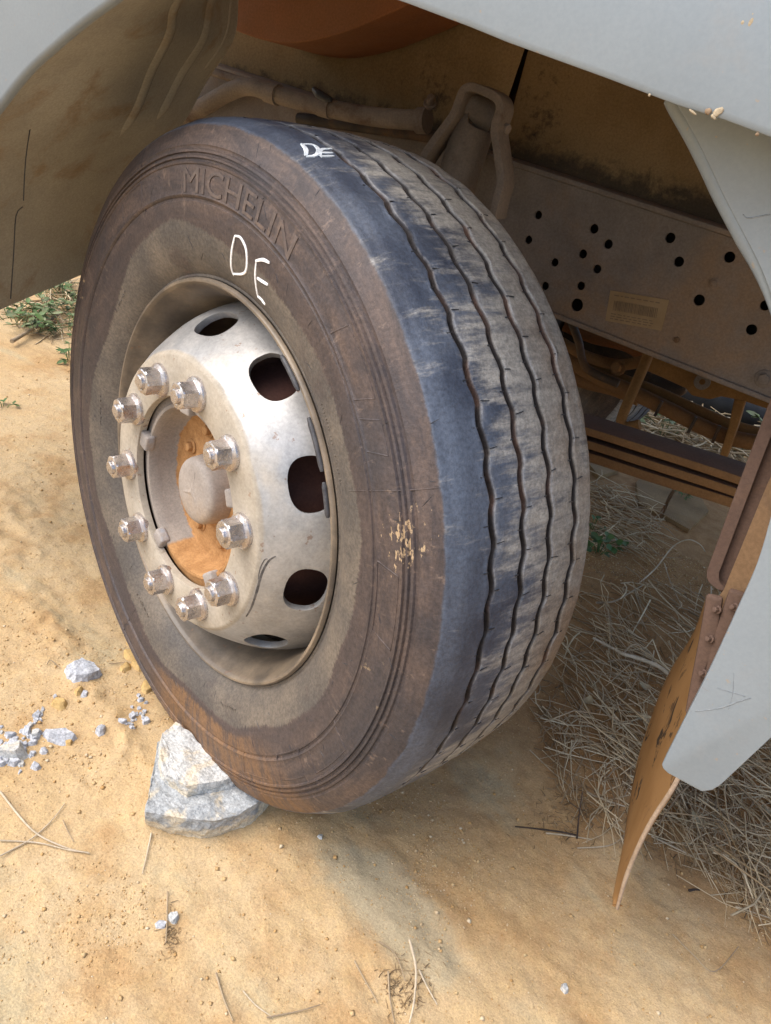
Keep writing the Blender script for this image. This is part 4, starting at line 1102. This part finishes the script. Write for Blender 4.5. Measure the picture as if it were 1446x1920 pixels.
for pts, rr, Y, mt in ((((1050, 640), (1100, 668), (1160, 684), (1210, 676)), .014, 1.0, 'leaf'), (((1070, 600), (1085, 640), (1100, 690), (1160, 720)), .010, .95, 'dark'), (((1060, 610), (1110, 632), (1180, 650), (1230, 690)), .016, 1.08, 'redsheet'), (((1060, 700), (1100, 716), (1150, 728), (1200, 748)), .02, 1.09, 'leaf')):
    tube('brake_hose', [aty(*p, Y) for p in pts], rr, M(mt), truck, 10)
bolt('pipe_fitting', aty(1160, 690, .98), (-.2, -1, .3), .013, .02, M('leaf'), truck)
tube('axle', [Vector((-.05, .10, .47)), Vector((-.05, .3, .42)), Vector((-.05, 1.6, .42)), Vector((-.05, 1.85, .47))], .055, M('dark'), truck, 16)
prism('engine', [Vector((-1.2, .95, .55)), Vector((.05, .95, .55)), Vector((.05, .95, 1.15)), Vector((-1.2, .95, 1.15))], Vector((0, .75, 0)), M('dark'), truck, .05, 3)

# ---- rear guard, its bracket and the rubber flap
YG = -0.03
gp = [aty(*p, YG) for p in ((1560, 440), (1446, 745), (1395, 880), (1332, 1052), (1325, 1072), (1328, 1090), (1346, 1106), (1372, 1130), (1560, 1130))]
prism('mudguard', gp, Vector((0, .006, 0)), M('guard'), truck, .002, 2)
ed = smooth_pts([aty(*p, YG - .010) for p in ((1558, 446), (1447, 746), (1396, 881), (1333, 1052), (1326, 1072), (1329, 1090), (1346, 1105))], 5)
V, F = loft_arrays(ed, [p + Vector((.012, 0, .004)) for p in ed], 2, .014)
me = mesh('guard_flange', V, F); bm = bmesh.new(); bm.from_mesh(me); bmesh.ops.recalc_face_normals(bm, faces=bm.faces[:]); bm.to_mesh(me); bm.free()
link('guard_flange', sharp(me, 40), truck, M('guard'))
gp2 = [aty(*p, Y) for p, Y in (((1600, 620), -.05), ((1446, 890), -.05), ((1436, 912), -.05), ((1356, 1106), -.05), ((1344, 1122), -.05), ((1332, 1200), -.055), ((1312, 1290), -.06), ((1300, 1340), -.06), ((1400, 1340), -.075), ((1600, 900), -.07))]
prism('flap_bracket', gp2, Vector((.002, .006, 0)), M('guard2'), truck, .002, 2)
for a in (((1340, 1118), (1326, 1200), (1308, 1292), (1298, 1345)), ((1384, 1110), (1366, 1160), (1344, 1225), (1316, 1290))):
    strap('bracket_strip', a, -.072, .008, .018, truck, M('guard'))
for p in ((1346, 1143), (1378, 1138), (1332, 1198), (1320, 1262)):
    bolt('bracket_bolt', aty(*p, -.072), (-.6, -1, .2), .0034, .007, M('guard'), truck)
NE = [aty(*p, Y) for p, Y in (((1352, 1120), -.02), ((1345, 1200), -.03), ((1322, 1320), -.05), ((1292, 1410), -.06), ((1266, 1470), -.07), ((1226, 1532), -.075), ((1200, 1582), -.08), ((1176, 1640), -.08), ((1158, 1702), -.08))]
FE = [aty(*p, Y) for p, Y in (((1336, 1120), .20), ((1310, 1190), .20), ((1262, 1266), .20), ((1228, 1345), .20), ((1199, 1430), .19), ((1181, 1520), .17), ((1172, 1572), .14), ((1164, 1630), .07), ((1157, 1698), -.03))]
FE[-1] = NE[-1] + Vector((-.0015, .004, .001))
flap = loft('mud_flap', NE, FE, 16, .0045, M('flap'), truck, lambda u, v: .004 * math.sin(v * 5 + u * 3) , 5)
tube('flap_edge', [p + Vector((0, -.002, 0)) for p in NE], [.0030] * 8 + [.0022], M('flapedge'), flap, 8, 4)

# ---- cab above, out of the frame: shades the arch
prism('cab', [Vector((-1.40, YB + .02, 1.42)), Vector((1.10, YB + .02, 1.42)), Vector((1.10, YB + .02, 3.0)), Vector((-1.25, YB + .02, 3.0))], Vector((0, 2.46, 0)), M('white'), truck, .08, 3)
prism('cab_floor', [Vector((-1.2, -.17, 1.37)), Vector((1.10, -.17, 1.37)), Vector((1.10, -.17, 1.41)), Vector((-1.2, -.17, 1.41))], Vector((0, 2.40, 0)), M('sheet'), truck, .005, 2)

# ------------------------------------------------------------------ stones
def rock(name, top, base, mat, seed, rough=.004, cuts=3, scale=22):
    """hull of two point rings broken up by noise; top and base in world coordinates"""
    bm = bmesh.new()
    for p in list(top) + list(base): bm.verts.new(p)
    h = bmesh.ops.convex_hull(bm, input=bm.verts[:])
    bmesh.ops.delete(bm, geom=[g for g in set(h['geom_interior'] + h['geom_unused']) if isinstance(g, bmesh.types.BMVert)], context='VERTS')
    for _ in range(cuts):
        bmesh.ops.triangulate(bm, faces=bm.faces[:])
        bmesh.ops.subdivide_edges(bm, edges=bm.edges[:], cuts=1, use_grid_fill=True)
    bm.normal_update()
    off = Vector((seed * 7.3, seed * 1.7, 0))
    mv = [(v, v.normal * (rough * (mnoise.noise(v.co * scale + off) + .6 * mnoise.noise(v.co * scale * 2.7 + off) + .35 * mnoise.noise(v.co * scale * 7 + off)))) for v in bm.verts]
    for v, dlt in mv: v.co += dlt
    c = sum((v.co for v in bm.verts), Vector()) / len(bm.verts); zmin = min(v.co.z for v in bm.verts)
    base_p = Vector((c.x, c.y, zmin))
    for v in bm.verts: v.co -= base_p
    me = bm_mesh(name, bm); sharp(me, 28)
    o = link(name, me, None, mat); o.location = base_p
    return o
GZ = gz(*atz(380, 1540).xy)
t1 = [atz(*p, GZ + .050) for p in ((274, 1522), (330, 1533), (400, 1540), (446, 1528), (478, 1508), (505, 1480), (440, 1400), (330, 1372), (296, 1392), (290, 1450))]
b1 = [atz(*p, GZ - .012) for p in ((272, 1552), (322, 1570), (374, 1580), (440, 1562), (472, 1547), (500, 1520), (540, 1470), (420, 1390), (330, 1400), (296, 1440))]
s1 = rock('rock', t1, b1, M('stone'), 1, .0045, 4, 24)
tag(s1, 'big flat blue grey rock with cream broken front edge wedged against the tyre', 'rock')
t2 = [atz(*p, GZ + .074) for p in ((303, 1374), (330, 1356), (352, 1372), (400, 1424), (440, 1450), (424, 1462), (352, 1474), (312, 1452), (300, 1420))]
b2 = [atz(*p, GZ + .046) for p in ((300, 1392), (330, 1376), (365, 1390), (420, 1440), (452, 1474), (430, 1484), (352, 1496), (306, 1472), (298, 1430))]
s2 = rock('rock', t2, b2, M('stone_pale'), 2, .004, 4, 30)
tag(s2, 'pale cream crusted stone lying on the flat rock against the tyre', 'rock')

def chip(px, sz, h, seed, label, mat='chip', group=None, elong=1.0, ang=0.0, name='stone_chip', cuts=1, cat='stone'):
    if mat == 'stone': mat = 'chip'
    p = on(*px); rs = random.Random(seed); top, base = [], []
    n = rs.randint(5, 7)
    for i in range(n):
        a = 2 * math.pi * (i + rs.uniform(-.3, .3)) / n; rr = sz * rs.uniform(.7, 1.1)
        v = Vector((math.cos(a) * rr * elong, math.sin(a) * rr, 0)); v.rotate(Matrix.Rotation(ang, 3, 'Z'))
        base.append(p + v + Vector((0, 0, -h * .3))); top.append(p + v * rs.uniform(.45, .85) + Vector((0, 0, h * rs.uniform(.55, 1.0))))
    o = rock(name, top, base, M(mat), seed, sz * .09, cuts, 1.1 / sz)
    return tag(o, label, cat, group)
FLK = [on(*p) for p in ((118, 1258), (125, 1275), (140, 1281), (165, 1279), (190, 1270), (194, 1266), (180, 1252), (152, 1242), (135, 1250))]
s3 = rock('stone_flake', [p + (FLK[4].lerp(FLK[0], .5) - p) * .18 + Vector((0, 0, .016)) for p in FLK], [p - Vector((0, 0, .006)) for p in FLK], M('chip'), 5, .003, 3, 40)
tag(s3, 'pale grey flat stone flake lying alone left of the tyre', 'stone')
chip((112, 1383), .021, .018, 11, 'blue pointed stone chip between the chip pile and the tyre', elong=1.5, ang=.5, cuts=2)
chip((189, 1371), .013, .014, 12, 'blue angular chip resting alone nearer the tyre')
chip((158, 1303), .008, .009, 13, 'small white blue pebble just below the pale flake')
chip((104, 1307), .005, .006, 14, 'tiny blue pebble left below the pale flake')
chip((14, 1416), .022, .020, 15, 'cream oval stone among blue chips at the left edge', 'stone_pale', elong=1.7, ang=.9, cuts=2)
chip((148, 1298), .012, .010, 16, 'yellow clay lump touching the small white pebble', 'clod', cat='clay lump', name='clay_lump')
chip((112, 1322), .015, .010, 17, 'flat yellow clay lump left of the small pebbles', 'clod', elong=1.4, cat='clay lump', name='clay_lump')
chip((130, 1394), .009, .008, 18, 'yellow clay crumb right of the pointed blue chip', 'clod', cat='clay lump', name='clay_lump')
chip((324, 1722), .011, .010, 19, 'grey pebble on the dirt below the big rock', 'stone_pale')
chip((301, 1735), .009, .006, 20, 'flat grey chip beside the lone pebble below the big rock', 'stone')
chip((1058, 1855), .009, .009, 21, 'tan pebble near the bottom edge of the bare dirt', 'stone_pale')
chip((600, 1455 + 115), .006, .005, 22, 'small white speck of stone below the tyre', 'stone_pale')
k = 100
for cx_, cy_, sx, sy, n, lab, grp in ((30, 1405, 34, 36, 46, 'blue grey stone chip in the broken pile at the left edge', 'stone chips in the left pile'), (66, 1348, 14, 16, 9, 'small blue chip scattered above the broken pile', 'chips above the left pile'), (262, 1330, 12, 16, 15, 'blue grey chip in the little heap beside the tyre', 'chips in the heap by the tyre'), (235, 1358, 20, 8, 8, 'tiny blue chip strewn between the heap and the rock', 'chips strewn near the rock')):
    for i in range(n):
        k += 1; s = random.choice((.004, .005, .006, .008, .010)) * (1 if n > 20 else .85)
        x_ = max(2, random.gauss(cx_, sx * .62)); y_ = random.gauss(cy_, sy * .62)
        chip((x_, y_), s, s * random.uniform(.7, 1.2), k, lab, 'chip' if random.random() < .85 else 'stone_pale', grp, random.uniform(1, 1.5), random.uniform(0, 3), cuts=0)

# dirt clods pushed up beside the tyre
k = 400
for px_, s in (((195, 852), .030), ((214, 872), .022), ((200, 884), .020), ((182, 866), .016), ((222, 900), .014), ((246, 1232), .022), ((262, 1248), .020), ((236, 1252), .013), ((276, 1290), .016), ((254, 1210), .018)):
    k += 1
    chip(px_, s, s * .6, k, 'yellow dirt clod crumbled beside the front edge of the tyre' if px_[1] < 1000 else 'yellow dirt clod beside the tyre above the blue chip heap', 'clod', 'clods at the tyre front edge' if px_[1] < 1000 else 'clods above the chip heap', 1.3, random.uniform(0, 3), 'dirt_clod', 1, 'dirt clod')

# grit: uncountable crumbs
def grit(n, name):
    V, Q = [], []
    base = np.array([(1, 0, 0), (-1, 0, 0), (0, 1, 0), (0, -1, 0), (0, 0, 1), (0, 0, -.6)], float)
    fc = np.array([(0, 2, 4), (2, 1, 4), (1, 3, 4), (3, 0, 4), (2, 0, 5), (1, 2, 5), (3, 1, 5), (0, 3, 5)])
    X0 = rng.uniform(-1.6, 1.15, n * 5); Y0 = rng.uniform(-.66, 1.5, n * 5)
    dens = sstep(-.15, .6, fbm(X0 * 2.2, Y0 * 2.2, 4, 77)) * .9 + .10
    keep = rng.random(n * 5) < dens; X0, Y0 = X0[keep][:n], Y0[keep][:n]; Z0 = gh(X0, Y0)
    m_ = len(X0)
    sz = .0007 + .0012 * rng.random(m_) ** 1.5 + .0036 * rng.random(m_) ** 30
    a = rng.uniform(0, 6.28, m_); c, s_ = np.cos(a)[:, None], np.sin(a)[:, None]
    b = base[None] * sz[:, None, None] * rng.uniform(.6, 1.3, (m_, 6, 3))
    V = np.stack([b[:, :, 0] * c - b[:, :, 1] * s_ + X0[:, None], b[:, :, 0] * s_ + b[:, :, 1] * c + Y0[:, None], b[:, :, 2] * .75 + (Z0 + sz * .25)[:, None]], -1)
    Q = fc[None] + 6 * np.arange(m_)[:, None, None]
    return npmesh(name, V.reshape(-1, 3), Q.reshape(-1, 3), False)
tag(link('gravel', grit(90000, 'gravel'), None, M('grit')), 'fine ochre grit and crumbs scattered over the dirt', None, None, 'stuff')

# flat clay slabs under the truck
for i, (q, lab) in enumerate(((((1190, 908), (1232, 890), (1262, 915), (1235, 968), (1196, 950)), 'flat cracked clay slab under the leaf spring nearest the tyre'), (((1240, 972), (1268, 920), (1306, 930), (1325, 965), (1290, 1000)), 'flat clay slab under the leaf spring nearer the mudguard'), (((1100, 872), (1140, 868), (1160, 888), (1120, 900)), 'small grey slab beside the tyre under the leaf spring'))):
    pts = [on(*p) for p in q]
    rr = rock('clay_slab', [p + Vector((0, 0, .016)) for p in pts], [p - Vector((0, 0, .01)) for p in pts], M('slab'), 30 + i, .004, 3, 15)
    tag(rr, lab, 'clay slab', None, 'thing')

# ------------------------------------------------------------------ dry stalks, twigs and weeds
def straw_mass(name, n, sampler, lmin, lmax, rmin, rmax, hmax, dirs):
    V, F = [], []; k = 0
    while k < n:
        p = sampler()
        if p is None: continue
        a = R_(random.choice(dirs) + random.gauss(0, 22)); L = random.uniform(lmin, lmax) * random.uniform(.5, 1)
        dv = Vector((math.cos(a), math.sin(a), 0)); sd = Vector((-dv.y, dv.x, 0)); bend = random.gauss(0, .10) * L
        h0 = random.random() ** 2 * hmax; tilt = random.gauss(0, .10) * L
        pts = []
        for t in (-.5, -.2, .15, .5):
            q = p + dv * (t * L) + sd * (bend * (1 - 4 * t * t)); q.z = max(gz(q.x, q.y) + .001, gz(p.x, p.y) + h0 + tilt * t - abs(t) * h0 * .5)
            pts.append(q)
        r0 = random.uniform(rmin, rmax)
        v, f_ = tube_arrays(pts, [r0, r0 * .95, r0 * .8, r0 * .5], 4, False); b = len(V)
        V += v; F += [tuple(i + b for i in q) for q in f_]; k += 1
    return mesh(name, V, F)
def in_poly(poly):
    xs = [p[0] for p in poly]; ys = [p[1] for p in poly]
    def s():
        x, y = random.uniform(min(xs), max(xs)), random.uniform(min(ys), max(ys)); ins = False; j = len(poly) - 1
        for i in range(len(poly)):
            if (poly[i][1] > y) != (poly[j][1] > y) and x < (poly[j][0] - poly[i][0]) * (y - poly[i][1]) / (poly[j][1] - poly[i][1]) + poly[i][0]: ins = not ins
            j = i
        return on(x, y) if ins else None
    return s
def blob(x, y, sx, sy):
    return lambda: on(random.gauss(x, sx), random.gauss(y, sy))
HEAP1 = [(1040, 1240), (1100, 1120), (1200, 1090), (1330, 1130), (1480, 1240), (1480, 1330), (1300, 1440), (1180, 1460), (1080, 1360)]
HEAP2 = [(1230, 1400), (1480, 1330), (1480, 1800), (1420, 1720), (1330, 1640), (1240, 1560)]
HEAP3 = [(1000, 1290), (1180, 1400), (1240, 1560), (1160, 1590), (1050, 1470)]
tag(link('dry_grass', straw_mass('dry_grass', 430, in_poly(HEAP1), .06, .34, 0.0006, .0021, .05, (-60, -75, -40, 10, -20)), None, M('straw')), 'heap of dry grey stalks on the dirt behind the wheel', None, None, 'stuff')
tag(link('dry_grass', straw_mass('dry_grass', 410, in_poly(HEAP2), .06, .32, 0.0006, .0020, .05, (-60, -75, -45, 10, 30)), None, M('straw')), 'heap of dry straw on the dirt below the white fender end', None, None, 'stuff')
tag(link('dry_grass', straw_mass('dry_grass', 150, in_poly(HEAP3), .05, .22, .0008, .0018, .02, (-60, -80, 0)), None, M('straw')), 'thin strewn straw on the dirt right of the tyre', None, None, 'stuff')
tag(link('dry_grass', straw_mass('dry_grass', 240, in_poly([(1095, 900), (1190, 930), (1250, 985), (1200, 1040), (1100, 1030)]), .05, .24, .0009, .002, .05, (0, 30, -30, 90)), None, M('straw')), 'dry grass tuft in the shade beside the tyre under the truck', None, None, 'stuff')
tag(link('dry_grass', straw_mass('dry_grass', 900, in_poly([(1150, 760), (1440, 700), (1470, 850), (1400, 880), (1180, 800)]), .10, .45, .002, .005, .10, (0, 40, -40, 90)), None, M('straw')), 'bleached straw on the sunny ground beyond the truck', None, None, 'stuff')
tag(link('dry_grass', straw_mass('dry_grass', 130, in_poly([(20, 590), (150, 520), (150, 640), (60, 630)]), .08, .30, .0012, .003, .03, (0, 60, -40, 120)), None, M('straw')), 'dry stems among the weeds ahead of the wheel', None, None, 'stuff')

LIT = [(990, 1270), (1100, 1060), (1330, 1080), (1480, 1200), (1480, 1820), (1330, 1660), (1180, 1600), (1040, 1500)]
tag(link('leaf_litter', straw_mass('leaf_litter', 1500, in_poly(LIT), .008, .055, .0005, .0012, .012, (-60, 0, 45, 90)), None, M('litter')), 'fine brown litter of broken stalks under the straw', None, None, 'stuff')
tag(link('leaf_litter', straw_mass('leaf_litter', 130, blob(758, 1850, 26, 34), .006, .022, .0003, .0008, .004, (0, 45, 90, 130)), None, M('litter')), 'brown crumbs of straw round the tuft at the bottom centre', None, None, 'stuff')
tag(link('leaf_litter', straw_mass('leaf_litter', 80, blob(322, 1748, 9, 22), .004, .014, .0003, .0007, .003, (0, 45, 90, 130)), None, M('litter')), 'dark crumbs beside the grey pebble below the rock', None, None, 'stuff')
tag(link('leaf_litter', straw_mass('leaf_litter', 220, blob(1065, 1530, 40, 32), .006, .026, .0003, .0009, .006, (0, 45, 90, 130)), None, M('litter')), 'dark litter round the charred twig', None, None, 'stuff')
def stick(name, pxs, rad, lab, mat='twig', lift=None, cat='twig'):
    lift = lift or [.004] * len(pxs)
    pts = [on(x, y, 0) for x, y in pxs]
    pts = [atz(px_[0], px_[1], p.z + l) for px_, p, l in zip(pxs, pts, lift)]
    b = pts[0].copy(); pp = smooth_pts(pts, 5) if len(pts) > 2 else pts
    rad *= .8; n = len(pp); rr = [rad * (1 - .45 * i / (n - 1)) * random.uniform(.9, 1.1) for i in range(n)]
    V, F = tube_arrays([p - b for p in pp], rr, 7)
    o = link(name, sharp(mesh(name, V, F), 60), None, M(mat)); o.location = b
    return tag(o, lab, cat)
stick('twig', [(1262, 1272), (1236, 1250), (1196, 1234), (1168, 1226), (1150, 1216), (1112, 1196)], .0072, 'thick bark stripped branch in the stalk heap behind the wheel', 'twig_pale', [.03, .035, .035, .035, .03, .03])
stick('twig', [(1168, 1226), (1190, 1208), (1222, 1228)], .0032, 'short side shoot of the thick branch in the heap', 'twig', [.035, .05, .03])
stick('twig', [(1140, 1240), (1172, 1238), (1215, 1252)], .0035, 'curved twig just below the thick branch', 'twig', [.02, .03, .03])
stick('twig', [(1200, 1092), (1230, 1065), (1262, 1025), (1290, 1012), (1312, 1020), (1322, 1034)], .0030, 'long arching stalk rising beside the mudguard edge', 'twig_pale', [.02, .04, .08, .11, .10, .06])
stick('twig', [(1118, 1130), (1150, 1128), (1180, 1112), (1206, 1097)], .0042, 'forked grey twig lying across the top of the heap', 'twig', [.02, .025, .03, .03])
stick('twig', [(1134, 1130), (1144, 1160), (1146, 1196)], .0034, 'crooked grey twig pointing down from the forked one', 'twig', [.025, .02, .015])
stick('twig', [(1190, 1104), (1198, 1130), (1212, 1154), (1230, 1168)], .0034, 'thin twig branching right out of the heap top', 'twig', [.03, .03, .02, .02])
stick('twig', [(1246, 1056), (1258, 1092), (1280, 1140)], .0022, 'straight pale stalk leaning beside the arching stalk', 'twig_pale', [.03, .02, .01])
stick('twig', [(1334, 1100), (1332, 1130), (1320, 1150), (1290, 1138)], .0026, 'bent pale stalk hanging below the mudguard corner', 'twig_pale', [.05, .03, .02, .01])
stick('twig', [(1122, 1020), (1176, 1026), (1214, 1028), (1246, 1044), (1280, 1046)], .0018, 'slender stem running from the green clover', 'twig', [.01, .03, .035, .02, .03])
stick('twig', [(1100, 1486), (1140, 1502), (1172, 1512)], .0028, 'white broken stalk left of the hanging flap', 'twig_pale')
stick('twig', [(1080, 1566), (1052, 1560), (998, 1553), (966, 1550)], .0024, 'black charred twig on the bare dirt right of the tyre', 'twig_dark')
stick('twig', [(1082, 1572), (1086, 1530), (1092, 1486)], .0022, 'black twig standing across the charred one', 'twig_dark', [.006, .02, .03])
stick('twig', [(1024, 1562), (1060, 1566), (1110, 1574)], .0022, 'pale split stick under the black charred twig', 'twig_pale')
stick('twig', [(1083, 1590), (1140, 1586), (1166, 1572)], .0016, 'curved thin straw left of the flap tip', 'twig_pale')
stick('twig', [(1222, 1568), (1300, 1606), (1350, 1630), (1446, 1690)], .0022, 'long pale stalk edging the straw heap on the right', 'twig_pale')
stick('twig', [(1380, 1700), (1446, 1722)], .0024, 'short white stick near the right edge of the dirt', 'twig_pale')
stick('twig', [(1292, 1670), (1304, 1668), (1313, 1669)], .0030, 'small dark twig stub right of the flap tip', 'twig_dark')
stick('twig', [(0, 1484), (60, 1556), (120, 1588), (168, 1600)], .0022, 'long dry stalk running in from the left edge', 'twig_pale')
stick('twig', [(0, 1576), (70, 1580), (130, 1594), (166, 1598)], .0017, 'flat thin stalk joining the long one from the left', 'twig_pale')
stick('twig', [(0, 1605), (60, 1572), (100, 1535), (122, 1506)], .0016, 'thin stalk crossing the long one at the left', 'twig_pale')
stick('twig', [(118, 1538), (128, 1560), (138, 1578)], .0013, 'short straw just above the stalk joint', 'twig')
stick('twig', [(284, 1562), (276, 1600), (267, 1638)], .0018, 'short straw below the big rock', 'twig_pale')
stick('twig', [(314, 1672), (313, 1730), (311, 1768)], .0017, 'upright straw beside the grey pebble below the rock', 'twig')
stick('twig', [(405, 1825), (420, 1874), (437, 1914)], .0022, 'dry straw at the bottom edge left of centre', 'twig')
stick('twig', [(456, 1858), (480, 1885), (512, 1908)], .0015, 'fine straw at the bottom edge beside the dry one', 'twig_pale')
stick('twig', [(768, 1762), (780, 1816), (776, 1880), (768, 1918)], .0026, 'long pale twig in the tuft at the bottom centre', 'twig_pale', [.01, .02, .012, .008])
stick('twig', [(786, 1818), (800, 1848), (820, 1884)], .0020, 'pale straw leaning right from the bottom tuft', 'twig_pale')
stick('twig', [(728, 1822), (731, 1870), (740, 1918)], .0020, 'brown straw at the left of the bottom tuft', 'twig')
stick('twig', [(710, 1765), (742, 1790), (760, 1840)], .0014, 'thin curved straw above the bottom tuft', 'twig')
stick('twig', [(665, 1802), (680, 1830), (700, 1865), (708, 1880)], .0016, 'grey straw left above the bottom tuft', 'twig')
stick('twig', [(500, 1908), (560, 1896), (600, 1884)], .0015, 'grey stem lying low at the bottom edge', 'twig')
stick('twig', [(1262, 1752), (1300, 1790), (1340, 1822), (1385, 1775)], .0016, 'bent thin straw on the lower right dirt', 'twig')
stick('twig', [(88, 1246), (95, 1238), (112, 1252)], .0014, 'tiny brown stem left of the pale flake', 'twig')
stick('twig', [(205, 1244), (240, 1242)], .0014, 'tiny brown stem right of the pale flake', 'twig')
stick('twig', [(22, 640), (70, 612), (112, 588)], .010, 'brown stick among the weeds ahead of the wheel', 'twig', [.02, .02, .02])

# dry fallen leaves
def leaf_mesh(name, L, wd, curl, seed):
    rs = random.Random(seed); V, F = [], []
    for i in range(6):
        t = i / 5; ww = wd * math.sin(math.pi * min(1, t * .93 + .05)) ** .8
        for s in (-1, 0, 1): V.append((t * L - L / 2, s * ww + rs.uniform(-.05, .05) * wd, curl * L * (abs(t - .5) ** 2) * 2 + (abs(s) * .25 * wd) + rs.uniform(0, .06) * wd))
    for i in range(5):
        for j in (0, 1): F.append((i * 3 + j, i * 3 + j + 1, i * 3 + j + 4, i * 3 + j + 3))
    return mesh(name, V, F)
for i, ((x, y), L, lab) in enumerate((((1200, 1300), .030, 'pale dry leaf on the stalk heap behind the wheel'), ((1098, 1328), .026, 'pale crumpled leaf on straw near the tyre edge'), ((1298, 1552), .034, 'cream curled leaf below the white fender end'), ((1438, 1540), .040, 'cream dry leaf in the straw at the right edge'), ((1338, 1602), .018, 'small pale leaf at the lower straw edge'))):
    o = link('dry_leaf', leaf_mesh('dry_leaf', L, L * .42, .5, i), None, M('dryleaf')); o.location = on(x, y, .018 if i != 4 else .006); o.rotation_euler = (random.uniform(-.4, .4), random.uniform(-.4, .4), random.uniform(0, 6))
    tag(o, lab, 'leaf')

# weeds
def weed(name, px, n, spread, L, hgt, mat, lab, cat='weed', grp=None, seed=0, rnd=.5):
    base = on(*px); rs = random.Random(seed); V, F = [], []; SV, SF = [], []
    for i in range(n):
        a = rs.uniform(0, 6.28); rr = spread * math.sqrt(rs.random()); tip = Vector((math.cos(a) * rr, math.sin(a) * rr, hgt * rs.uniform(.25, 1)))
        v, f_ = tube_arrays([Vector((tip.x * .25, tip.y * .25, -.005)), Vector((tip.x * .6, tip.y * .6, tip.z * .75)), tip], .0009 + L * .02, 4, False); b = len(SV); SV += v; SF += [tuple(k_ + b for k_ in q) for q in f_]
        for j in range(rs.choice((2, 3, 3))):
            l = L * rs.uniform(.6, 1.15); yaw = a + rs.uniform(-2, 2); pit = rs.uniform(-.5, .35)
            R3 = Matrix.Rotation(yaw, 3, 'Z') @ Matrix.Rotation(pit, 3, 'Y') @ Matrix.Rotation(rs.uniform(-.5, .5), 3, 'X')
            b = len(V)
            for t in range(5):
                u = t / 4; ww = l * rnd * math.sin(math.pi * (.06 + u * .90)) ** .75
                for s in (-1, 0, 1): V.append(tip + R3 @ Vector((u * l, s * ww * .5, abs(s) * l * .07 - u * u * l * .12)))
            for t in range(4):
                for s in (0, 1): F.append((b + t * 3 + s, b + t * 3 + s + 1, b + t * 3 + s + 4, b + t * 3 + s + 3))
    root = empty(name, base); tag(root, lab, cat, grp)
    link('leaves', mesh('leaves', V, F), root, M(mat)); link('stems', mesh('stems', SV, SF), root, M(mat))
    return root
weed('clover_plant', (1124, 1036), 12, .055, .024, .05, 'leafgreen', 'bright green clover sprig on the dirt beside the tyre', seed=3, rnd=.95)
weed('clover_plant', (1158, 1028), 6, .030, .018, .04, 'leafgreen', 'smaller green clover sprig right of the bright one', seed=4, rnd=.95)
weed('clover_plant', (1108, 1000), 9, .05, .018, .05, 'leafgreen', 'dark shaded clover above the bright sprig', seed=5, rnd=.9)
weed('weed_plant', (1282, 936), 9, .06, .026, .07, 'leafgreen', 'small green weed in the litter below the leaf spring', seed=6, rnd=.5)
wp = [(60, 590), (40, 610), (85, 575), (120, 560), (140, 545), (145, 600), (128, 625), (100, 600), (150, 575), (25, 600), (110, 540), (70, 625)]
for i, p in enumerate(wp):
    weed('weed_plant', p, 11, .13, .036, .07, 'leafpale' if i % 3 else 'leafgreen', 'low dusty green weed ahead of the front wheel', 'weed', 'weeds ahead of the front wheel', 20 + i, .5)
weed('weed_plant', (130, 676), 7, .06, .030, .05, 'leafgreen', 'lone low green weed near the front edge of the tyre', seed=40)
weed('weed_plant', (6, 764), 3, .03, .020, .03, 'leafgreen', 'tiny green weed at the left edge', seed=41)
for i, p in enumerate(((1265, 752), (1300, 760), (1330, 778), (1355, 772), (1366, 752), (1400, 800), (1420, 790), (1240, 815), (1430, 840), (1390, 850), (1290, 742), (1440, 800))):
    weed('weed_plant', p, 14, .16, .06, .16, 'leafpale', 'leafy weed on the bright ground beyond the truck', 'weed', 'weeds beyond the truck', 60 + i, .5)

# black pipe lying beyond the truck
a, b_ = atz(1180, 690, .10), atz(1600, 838, .10)
V, F = tube_arrays([p - a for p in (a, a.lerp(b_, .5), b_)], .085, 28)
pp = link('black_pipe', sharp(mesh('black_pipe', V, F), 50), None, M('black')); pp.location = a
tag(pp, 'thick black pipe lying on weedy ground beyond the truck', 'pipe')
